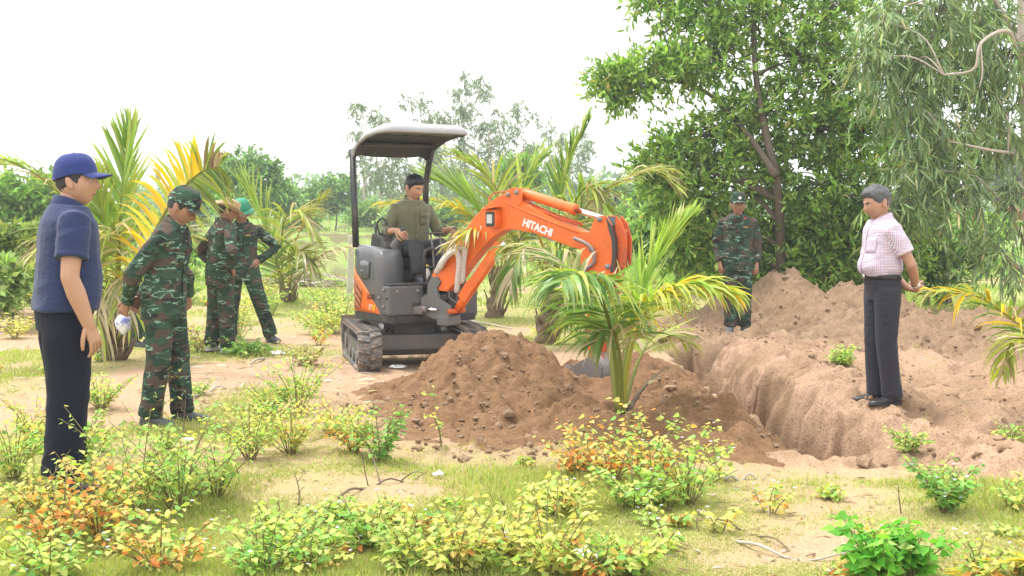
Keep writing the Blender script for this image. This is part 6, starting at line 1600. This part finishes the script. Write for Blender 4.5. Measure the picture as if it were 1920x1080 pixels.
# prominent plants: (photo x, photo y of the foot, height px, spread px, palette, label, extras)
BIG = [
 (335, 965, 190, 115, 'green', 'tall bright green heart-leaved shrub at the navy man\'s feet, right side', dict(nodes=13, stems=16)),
 (255, 985, 185, 95, 'lime', 'green heart-leaved shrub directly in front of the navy man', dict(nodes=12, stems=15)),
 (405, 935, 115, 75, 'lime', 'low lime-green shrub below the bag-holding soldier', {}),
 (190, 1010, 150, 85, 'orange', 'orange-leaved shrub left of the bright green one', {}),
 (110, 1030, 140, 80, 'orange', 'orange and yellow shrub near the bottom left corner', {}),
 (300, 1070, 120, 85, 'mixed', 'mixed green and orange shrub with lilac flowers, bottom left', dict(flowers=9)),
 (55, 975, 95, 75, 'mixed', 'yellowing weed at the left edge below the navy man', {}),
 (90, 1090, 95, 75, 'green', 'flowering green weed in the bottom left corner', dict(flowers=8)),
 (25, 905, 110, 60, 'lime', 'lime weed at the left edge behind the navy man\'s legs', {}),
 (60, 830, 85, 55, 'yellow', 'yellowish weed left of the navy man\'s knees', {}),
 (130, 915, 110, 45, 'lime', 'weed growing up across the navy man\'s shoes', dict(leaf=.05)),
 (190, 770, 60, 45, 'lime', 'weed between the navy man and the bag-holding soldier', {}),
 (300, 800, 110, 28, 'yellow', 'thin yellow weed standing before the bag-holding soldier\'s legs', dict(stems=3, nodes=8)),
 (470, 865, 105, 70, 'lime', 'dense lime bush left of the dirt pile', dict(leaf=.034, nodes=15)),
 (545, 850, 95, 65, 'yellow', 'yellow-green bush beside the dense lime one', dict(leaf=.034, nodes=14)),
 (560, 770, 100, 65, 'lime', 'upper lime bush between the path and the dirt pile', dict(leaf=.038, nodes=14)),
 (505, 775, 60, 50, 'lime', 'low weed left of the upper lime bush', dict(leaf=.036)),
 (630, 815, 70, 55, 'yellow', 'sparse yellow weed between lime bushes and dirt pile', {}),
 (715, 865, 105, 50, 'dark', 'dark-stemmed weed at the left foot of the dirt pile', dict(leaf=.04)),
 (665, 850, 80, 40, 'mixed', 'mixed weed with twigs left of the dark-stemmed one', {}),
 (832, 838, 105, 24, 'lime', 'single tall pale weed standing against the dirt pile', dict(stems=2, nodes=6)),
 (1085, 885, 95, 60, 'orange', 'orange shrub left of the palm\'s foot', {}),
 (1150, 905, 135, 75, 'orange', 'tall orange and yellow shrub right below the young palm', {}),
 (1225, 925, 150, 80, 'mixed', 'yellow-green shrub with orange leaves in front of the pile\'s right end', dict(flowers=4)),
 (1290, 945, 115, 65, 'lime', 'green shrub with lilac flowers right of the palm', dict(flowers=10)),
 (1190, 955, 110, 80, 'green', 'low green shrub with lilac flowers below the palm', dict(flowers=10)),
 (1345, 905, 115, 40, 'lime', 'thin tall weed beside the near end of the trench', dict(stems=4)),
 (500, 1080, 115, 75, 'green', 'green shrub at the bottom edge, left of centre', {}),
 (580, 1050, 85, 60, 'lime', 'lime weed at the bottom, right of the green shrub', {}),
 (690, 1020, 85, 65, 'green', 'low green weed under the dark twig', {}),
 (770, 1065, 90, 65, 'lime', 'lime weed at the bottom centre left', {}),
 (860, 1085, 125, 70, 'yellow', 'tall yellow weed at the bottom centre', {}),
 (960, 1050, 115, 70, 'yellow', 'yellow heart-leaved weed left of the white scrap', {}),
 (1030, 1085, 150, 75, 'yellow', 'large yellow weed in front of the white scrap', {}),
 (1050, 970, 80, 60, 'yellow', 'yellow weed left of the orange shrubs, nearer the camera', {}),
 (1120, 1090, 95, 65, 'mixed', 'mixed weed at the bottom edge right of centre', {}),
 (1190, 1080, 90, 65, 'lime', 'lime weed at the bottom edge near the long stalk', {}),
 (1775, 965, 95, 65, 'dark', 'green plant with lilac flowers on the right, below the earth bank', dict(flowers=12, leaf=.038, nodes=14)),
 (1645, 1095, 120, 60, 'vivid', 'vivid green large-leaved plant at the bottom right', dict(leaf=.06)),
 (1710, 1085, 110, 50, 'vivid', 'second vivid green plant beside the yellow seedling frond', dict(leaf=.055)),
 (1505, 812, 65, 35, 'pale', 'dusty pale plant clinging to the trench end', dict(leaf=.06, tpl=(OVAL_V, OVAL_F), lw=.5)),
 (1700, 835, 45, 35, 'green', 'small weed on the soil right of the grey-haired man', dict(leaf=.03)),
 (1895, 825, 45, 35, 'lime', 'small lime weed on the soil at the right edge', dict(leaf=.03)),
 (460, 672, 35, 40, 'dark', 'dark leafy sprig at the hatted soldier\'s feet', dict(leaf=.045, nodes=14)),
 (330, 690, 75, 50, 'lime', 'weed behind the bag-holding soldier\'s thigh', {}),
 (375, 660, 55, 45, 'dry', 'dry brown weed left of the hatted soldier', {}),
 (600, 625, 55, 55, 'lime', 'weed between the soldiers and the excavator track', dict(leaf=.05)),
 (575, 690, 40, 45, 'dry', 'dry weed on the path left of the track', {}),
 (1580, 700, 40, 25, 'green', 'little weed on the bank beyond the trench', dict(leaf=.04)),
 (1245, 640, 55, 40, 'dry', 'dry scrub behind the young palm', dict(leaf=.05)),
]
for k, (px, py, hp, sp, pal, lab, ex) in enumerate(BIG):
    x, y = gxy(px, min(py, 1100)); s = y / F_PX; kw = dict(ex)
    name = 'shrub' if hp >= 100 else 'weed'
    weed(name, lab, x, y, hp * s * 1.15, sp * s * 1.55, pal, 400 + k, cat=name, leaf=kw.pop('leaf', .038), stems=kw.pop('stems', 15), nodes=kw.pop('nodes', 10), **kw)
# small weeds all over, told apart by colour, size and neighbour
rng = np.random.default_rng(77); cnt = 0; tries = 0; seen_lab = {}
MARKS = [('navy man', -2.42, 6.35), ('bag-holding soldier', -2.5, 8.46), ('hatted soldier', -3.1, 12.7), ('helmeted soldier', -3.17, 14), ('near excavator track', -1.37, 11.2), ('dirt pile\'s left foot', -1.3, 9.3), ('dark twig', -.9, 6.5), ('white scrap', .34, 5.15),
         ('orange shrubs', .6, 6.9), ('trench mouth', 2.0, 7.3), ('long pale stalk', 1.0, 5.4), ('lilac-flowered plant', 2.2, 5.9), ('leftmost palm', -4.1, 12), ('ragged palm', -3.86, 20), ('far palm trunks', .1, 16), ('left edge', -2.9, 5.6), ('bottom edge', -.6, 5.0), ('right edge', 2.6, 6.2), ('star-cap soldier', 2.8, 14.4), ('pond', -4, 26), ('concrete post', -2.95, 21.3)]
CN = {'green': 'green', 'lime': 'lime-green', 'yellow': 'yellow', 'mixed': 'orange-flecked'}
while cnt < 95 and tries < 9000:
    tries += 1; px = rng.uniform(-20, 1940); py = 480 + 620 * rng.random() ** .75; x, y = gxy(px, py)
    if y > 26: continue
    gm = float(green_mask(np.array([x]), np.array([y]))[0]); sm = float(soil_mask(np.array([x]), np.array([y]))[0])
    if sm > .35 or rng.random() > gm + .08: continue
    if abs(x - CX) < 1.2 and abs(y - CY) < 1.4: continue
    hh = rng.uniform(.07, .2) * (1.6 if y > 13 else 1); pal = ['green', 'lime', 'yellow', 'mixed', 'lime', 'lime'][rng.integers(6)]
    fl = int(rng.integers(2, 6)) if y < 6.5 and rng.random() < .5 else 0
    mk = min(MARKS, key=lambda m: math.hypot((x / y - m[1] / m[2]) * 14, (y - m[2]) * .9)); dx = x / y - mk[1] / mk[2]
    side = 'behind' if y > mk[2] + 1.2 else ('left of' if dx < -.012 else ('right of' if dx > .012 else 'in front of'))
    sz = 'tiny' if hh < .11 else ('low' if hh < .17 else 'taller')
    lab = f"{sz} {CN[pal]} weed{' with lilac flowers' if fl else ''} {side} the {mk[0]}"
    if lab in seen_lab: continue
    seen_lab[lab] = 1
    weed('weed', lab, x, y, hh, hh * rng.uniform(.6, 1.2), pal, 900 + cnt, stems=int(rng.integers(4, 8)), leaf=.036 if y < 12 else .06, nodes=8, flowers=fl, group='small weeds in the grass'); cnt += 1

# taller brush in the middle distance on the left and behind the digger
cnt = 0; tries = 0
while cnt < 30 and tries < 3000:
    tries += 1; px = rng.uniform(-20, 660) if rng.random() < .75 else rng.uniform(900, 1320); py = rng.uniform(505, 640); x, y = gxy(px, py)
    if float(soil_mask(np.array([x]), np.array([y]))[0]) > .3 or (abs(x - CX) < 1.3 and abs(y - CY) < 1.5) or gz(x, y) < -.2: continue
    pal = ['lime', 'yellow', 'dry', 'green'][rng.integers(4)]; mk = min(MARKS, key=lambda m: math.hypot((x / y - m[1] / m[2]) * 14, (y - m[2]) * .9)); dx = x / y - mk[1] / mk[2]
    side = 'behind' if y > mk[2] + 1.2 else ('left of' if dx < -.012 else ('right of' if dx > .012 else 'in front of')); lab = f"knee-high {dict(CN, dry='dry brown')[pal]} brush {side} the {mk[0]}"
    if lab in seen_lab: continue
    seen_lab[lab] = 1; h = rng.uniform(.3, .6); weed('brush', lab, x, y, h, h * .9, pal, 1300 + cnt, stems=12, leaf=.075, nodes=9, cat='brush', group='brush in the middle distance', tpl=(OVAL_V, OVAL_F), lw=.45, hang=.2); cnt += 1

# grass: nobody could count it
def grass():
    rng = np.random.default_rng(3); g = Geo(); N = 560000
    px = rng.uniform(-60, 1980, N); py = 405 + 60 + 660 * rng.random(N) ** 1.0; Y = EYE * F_PX / (py - HORIZ); x = (px - 960) / F_PX * Y
    keep = (Y < 40); x, Y = x[keep], Y[keep]
    gm = green_mask(x, Y) * (1 - sstep(.1, .5, soil_mask(x, Y)))
    tuf = noise2(x * 2.6, Y * 2.6, 81) * .5 + noise2(x * 7, Y * 7, 82) * .5
    k = rng.random(len(x)) < np.clip(gm * 1.15 + tuf * .6 - .22, 0, .9)
    x, Y = x[k], Y[k]; z = ground_z(x, Y, True); k = z > -.3; x, Y, z = x[k], Y[k], z[k]; n = len(x)
    tall = np.clip(.5 + noise2(x * 1.1, Y * 1.1, 83), .25, 1.5)
    L = (.022 + .045 * rng.random(n)) * tall * np.where(Y > 14, 1 + (Y - 14) * .12, 1); wd = .0045 * np.clip(Y / 6, .8, 6)
    d = rng.normal(size=(n, 3)) * (.5, .5, .1) + (0, 0, 1)
    tone = noise2(x * .8, Y * .8, 84)[:, None]
    c = pick([(4, (.32, .44, .09)), (4, (.44, .49, .13)), (3, (.52, .50, .18)), (1.5, (.56, .48, .28))], n, rng) * (1 + .15 * tone)
    far = sstep(15, 24, Y)[:, None]; c = c * (1 - far) + far * pick([(3, (.24, .38, .08)), (3, (.34, .46, .11))], n, rng)
    leaves(g, np.stack([x, Y, z], -1), d, L, wd, c, rng, (np.array([(-.5, 0, 0), (.5, 0, 0), (.28, .6, .06), (0, 1, .2)]), np.array([(0, 1, 2), (0, 2, 3)])), nh=rng.normal(size=(n, 3)))
    o = g.build('grass', GRASSM); tag(o, 'short patchy grass over the sandy ground', 'grass', kind='stuff')
    # coarse growth on the pond banks and far field
    g = Geo(); n = 26000; Y = 24 + 70 * rng.random(n) ** 1.2; x = rng.uniform(-.5, .5, n) * Y * 1.0
    z = ground_z(x, Y, False); k = z > -.25; x, Y, z = x[k], Y[k], z[k]; n = len(x)
    den = noise2(x * .35, Y * .35, 91) > -.25; x, Y, z = x[den], Y[den], z[den]; n = len(x)
    L = .14 + .32 * rng.random(n) * np.clip(1 + noise2(x * .2, Y * .2, 92), .3, 2); d = rng.normal(size=(n, 3)) * (.5, .5, .1) + (0, 0, 1)
    L = L * np.where((Y < 33) & (np.abs(x + 5) < 6), .35, 1); c = pick([(4, (.18, .40, .06)), (4, (.27, .50, .08)), (1.5, (.40, .46, .14))], n, rng)
    leaves(g, np.stack([x, Y, z], -1), d, L, .045, c, rng, (QUAD_V, QUAD_F), nh=rng.normal(size=(n, 3)))
    o = g.build('tall_grass', GRASSM); tag(o, 'rough tall grass on the pond banks and field', 'grass', kind='stuff')
grass()

# dry leaves and scraps of palm leaf strewn about
def litter():
    rng = np.random.default_rng(6); g = Geo(); n = 2600
    px = rng.uniform(-40, 1960, n); py = 600 + 480 * rng.random(n); x, y = gxy(px, py); k = soil_mask(x, y) < .4
    x, y = x[k], y[k]; n = len(x); z = heap_za(x, y) + .006; d = rng.normal(size=(n, 3)) * (1, 1, .12)
    c = pick([(3, (.36, .26, .15)), (2, (.48, .40, .28)), (2, (.22, .15, .09)), (1, (.58, .54, .48))], n, rng)
    s = .5 + rng.random(n); leaves(g, np.stack([x, y, z], -1), d, .05 * s, .012 * s, c, rng, (LANCE_V, LANCE_F), nh=rng.normal(size=(n, 3)) * .25 + (0, 0, 1))
    n = 420; px = np.where(rng.random(n) < .8, rng.uniform(330, 720, n), rng.uniform(-20, 160, n)); py = rng.uniform(615, 780, n); x, y = gxy(px, py); z = heap_za(x, y) + .012
    c = pick([(3, (.50, .43, .33)), (3, (.66, .62, .56)), (2, (.34, .26, .17))], n, rng); s = .4 + rng.random(n) * 1.2
    leaves(g, np.stack([x, y, z], -1), rng.normal(size=(n, 3)) * (1, .7, .08), .17 * s, .02, c, rng, (LANCE_V, LANCE_F), nh=rng.normal(size=(n, 3)) * .3 + (0, 0, 1))
    o = g.build('dry_leaf_litter', LEAF_DRY); tag(o, 'dry leaf scraps strewn over the sandy ground', 'leaf litter', kind='stuff')
litter()

# fallen sticks
def stick(label, pts, r, mat=TWIG, name='fallen_stick', forks=()):
    w = []
    for px, py in pts: x, y = gxy(px, py); w.append(Vector((x, y, heap_z(x, y) + r * 1.2)))
    b = w[0].copy(); root = empty(name, b); tag(root, label, 'stick', 'fallen sticks'); MI = Matrix.Translation(-b)
    P = bez(w, 18)
    for i, p in enumerate(P): p.z += .02 * sin(i * .8) * (r < .02)
    g = Geo(); g.add(*tube(P, np.linspace(r, r * .35, 18), 7)); g.build('stem', mat, root, M=MI)
    for (t, px, py, up) in forks:
        x, y = gxy(px, py); e = Vector((x, y, heap_z(x, y) + up)); q = P[int(t * 17)]; h = Geo(); h.add(*tube(bez([q, q.lerp(e, .5) + Vector((0, 0, .03)), e], 7), np.linspace(r * .6, r * .2, 7), 5)); h.build('side_twig', mat, root, M=MI)
def stalk(label, px, py, hp, seed):
    rng = np.random.default_rng(seed); x, y = gxy(px, py); h = hp * y / F_PX; b = Vector((x, y, heap_z(x, y) - .01)); root = empty('dry_stalk', b); tag(root, label, 'stalk', 'dry upright stalks')
    tip = Vector((rng.normal() * .03, rng.normal() * .03, h)); P = bez([(0, 0, 0), tip * .5 + Vector((rng.normal() * .012, 0, 0)), tip], 8); g = Geo(); g.add(*tube(P, np.linspace(.0042, .0018, 8), 5)); g.build('stem', TWIG, root)
    for k in range(2):
        q = P[3 + 2 * k]; a = rng.uniform(0, 6.28); g = Geo(); g.add(*tube([q, q + Vector((cos(a) * .03, sin(a) * .03, .035))], [.0024, .001], 4)); g.build('side_twig', TWIG, root)
for k, (px, py, hp, lab) in enumerate([(448, 905, 45, 'short dark stalk left of the dense lime bush foot'), (560, 950, 70, 'upright dark stalk left of the bare sand patch'), (691, 912, 75, 'upright stalk rising from the dark twig'), (1312, 1000, 40, 'short stalk at the head of the long pale stalk'), (1240, 1005, 45, 'short dark stalk left of the long pale stalk'), (760, 1005, 50, 'dry stalk between the two bottom lime weeds'), (345, 850, 110, 'tall thin dry stalk at the bag-holding soldier\'s boots'), (1690, 962, 60, 'dry stalk left of the lilac-flowered plant'), (60, 1075, 75, 'dry stalk in the bottom left corner'), (930, 985, 60, 'dry stalk left of the yellow weeds at centre')]): stalk(lab, px, py, hp, 60 + k)
PALEW = simple('bleached_stalk', (.42, .38, .33), .85, vary=.3)
stick('dark forked twig lying on bare sand in the middle foreground', [(635, 940), (690, 915), (745, 908), (795, 895)], .008, forks=((.5, 690, 870, .1), (.75, 800, 905, .05)))
stick('long curved pale stalk on the sand at the lower right', [(1310, 965), (1345, 995), (1400, 1025), (1480, 1045), (1590, 1050)], .011, PALEW)
stick('thin dark root beside the long pale stalk', [(1340, 978), (1400, 1000), (1470, 1025), (1530, 1045)], .006)
stick('grey twig below the trench mouth', [(1360, 905), (1400, 900), (1440, 902)], .010, PALEW)
stick('pale stick beside the far excavator track', [(885, 598), (920, 604), (960, 612)], .02, PALEW)
stick('pale stick on the path behind the bag-holding soldier', [(350, 760), (400, 742), (450, 735)], .010, PALEW, forks=((.5, 420, 720, .02),))
stick('bent dry stalk crossing the path near the soldiers', [(470, 690), (520, 668), (545, 655)], .012, PALEW)
# scraps of white plastic
WHITEP = simple('white_plastic', (.82, .82, .82), .5, vary=.06)
def scrap(label, px, py, w, h, seed, lift=.01):
    rng = np.random.default_rng(seed); x, y = gxy(px, py); s = y / F_PX; n = 6; V = []
    for i in range(n):
        for j in range(n):
            V.append(((i / (n - 1) - .5) * w * s * (1 + .2 * rng.normal()), (j / (n - 1) - .5) * w * s * .9, .012 + h * s * .5 * (.6 + .6 * rng.normal()) * (.3 + .7 * math.sin(pi * i / (n - 1)) * math.sin(pi * j / (n - 1)))))
    Q = [(i * n + j, (i + 1) * n + j, (i + 1) * n + j + 1, i * n + j + 1) for i in range(n - 1) for j in range(n - 1)]
    o = mobj('plastic_scrap', np_mesh('plastic_scrap', V, np.array(Q)), WHITEP, None, (x, y, heap_z(x, y) + lift)); o.modifiers.new('t', 'SOLIDIFY').thickness = .003
    tag(o, label, 'litter', 'scraps of white plastic')
scrap('crumpled white plastic scrap between weeds at the bottom right of centre', 1105, 1048, 60, 26, 1)
scrap('small white scrap beside the dark twig', 822, 893, 18, 12, 2); scrap('white scrap on the soil bank left of the grey-haired man', 1622, 632, 12, 7, 3, .25)
scrap('white scrap on the ground by the near track', 745, 692, 26, 10, 4); scrap('white scrap near the bag-holding soldier\'s boots', 352, 828, 20, 8, 5); scrap('torn white scrap on the path', 520, 668, 30, 8, 6)

# dry palm fronds heaped by the pond
hb = gtrunk(590, 24); heap_root = empty('dry_frond_heap', hb); tag(heap_root, 'heap of dry grey palm fronds near the pond edge', 'dead fronds')
for k in range(9):
    a = random.uniform(-.4, .4); x0 = hb.x + random.uniform(-.8, .6); y0 = hb.y + random.uniform(-.5, .5); L = random.uniform(.7, 1.3); z = gz(x0, y0)
    frond(heap_root, [(x0 - L * cos(a), y0 - L * sin(a), z + .05), (x0, y0, z + .30 * random.random() + .1), (x0 + L * cos(a), y0 + L * sin(a), z + .04)], 14, .4, mixc((.42, .36, .30), (.34, .28, .22), (.50, .44, .38)), Matrix.Translation(-hb), droop=.5, w=.05, rcol=(.36, .30, .22), seed=700 + k, name='dead_frond')
# concrete fence posts
CONC = simple('weathered_concrete', (.50, .48, .43), .9, vary=.25, scale=12, bump=.3)
for px, Y, h, w, lab in ((655, 21.3, 1.16, .11, 'pale concrete post beside the excavator'), (613, 72, 1.05, .13, 'far concrete post in the green field beyond the pond'), (1196, 40, .95, .10, 'concrete post right of the excavator arm'), (1906, 55, 1.2, .12, 'white post far off at the right edge'), (1880, 57, 1.1, .1, 'leaning far post left of the white one')):
    b = gtrunk(px, Y); V, F = box(0, 0, h / 2, w, w, h + .1); V[4:, :2] *= .88
    o = hard(V, F, .012, 2, None, 'fence_post', CONC, None); o.location = b; o.rotation_euler = (.02, .03, .2); tag(o, lab, 'post', 'fence posts')
# the soldier's plastic bag
def bag():
    rng = np.random.default_rng(8); bm = bmesh.new(); bmesh.ops.create_icosphere(bm, subdivisions=3, radius=1); V = np.array([v.co[:] for v in bm.verts]); F = np.array([[v.index for v in f.verts] for f in bm.faces]); bm.free()
    V = V * (.055, .05, .085); V += .016 * unit(V) * noise3(V[:, 0] * 30, V[:, 1] * 30, V[:, 2] * 22, 3)[:, None]; V[:, :2] *= (1 - sstep(.02, .09, V[:, 2]) * .75)[:, None]
    t = NT('blue_white_plastic'); c = t.mix(t.ramp(t.noise(t.coord(), 18, 2), [(.45, 0), (.55, 1)]), (.78, .78, .84), (.30, .32, .72)); m = t.done(t.pbsdf(c, .35))
    p = W(231, 604, 8.62); o = mobj('plastic_bag', np_mesh('plastic_bag', V, F), m, None, p); tag(o, 'white and blue plastic bag held behind the soldier\'s back', 'bag')
bag()
# brown cow far off at the right edge
def cow():
    b = gtrunk(1912, 58); COWM = simple('brown_hide', (.28, .10, .04), .8, vary=.3, scale=3)
    P = [loft([(Vector((x, 0, z)), Vector((0, w, 0)), Vector((0, 0, h)), Vector((0, 0, h))) for x, z, w, h in ((-.75, 1.05, .08, .1), (-.68, 1.05, .24, .27), (-.3, 1.0, .30, .34), (.2, .98, .30, .36), (.6, 1.05, .24, .32), (.78, 1.12, .14, .2))], 14, 2.2),
         tube([(.65, 0, 1.15), (.95, 0, 1.25), (1.05, 0, 1.28)], [.2, .14, .12], 10, round_end=True), tube([(1.0, 0, 1.33), (1.2, 0, 1.2), (1.42, 0, 1.02)], [.12, .10, .07], 10, round_end=True), tube([(1.02, -.22, 1.36), (1.02, .22, 1.36)], .04, 6, round_end=True), tube([(-.76, 0, 1.2), (-.85, 0, .9), (-.84, 0, .5)], [.03, .02, .03], 6)]
    for x, kx in ((.5, .02), (-.58, .06)):
        for y in (-.15, .15): P.append(tube([(x, y, .9), (x + kx * 1.5, y, .62), (x - kx * .6, y, .38), (x, y, .04)], [.14, .09, .055, .05], 8, round_end=True))
    V, N, F = remesh(P, .045, 3); root = empty('cow', b, radians(-75)); tag(root, 'brown cow grazing far off behind the right-hand trees', 'cow'); mobj('body', np_mesh('body', V, F), COWM, root)
    for y in (-.09, .09): g = Geo(); g.add(*tube([(1.03, y, 1.4), (1.0, y * 2, 1.52)], [.025, .008], 6)); g.build('horn', CONC, root)
cow()
# ================================================================ thin haze over the far fields
def haze():
    V, F = box(0, 112, 7.6, 330, 236, 22); o = mobj('haze', np_mesh('haze', V, F, smooth=False)); o.name = 'haze'
    m = bpy.data.materials.new('haze_air'); m.use_nodes = True; nt = m.node_tree; nt.nodes.clear()
    ou = nt.nodes.new('ShaderNodeOutputMaterial'); pv = nt.nodes.new('ShaderNodeVolumePrincipled')
    pv.inputs['Color'].default_value = (.93, .96, 1, 1); pv.inputs['Density'].default_value = .0017; pv.inputs['Anisotropy'].default_value = .2
    nt.links.new(pv.outputs[0], ou.inputs['Volume']); o.data.materials.append(m); tag(o, 'thin pale haze in the air', 'haze', kind='stuff')
haze()
bpy.context.view_layer.update()
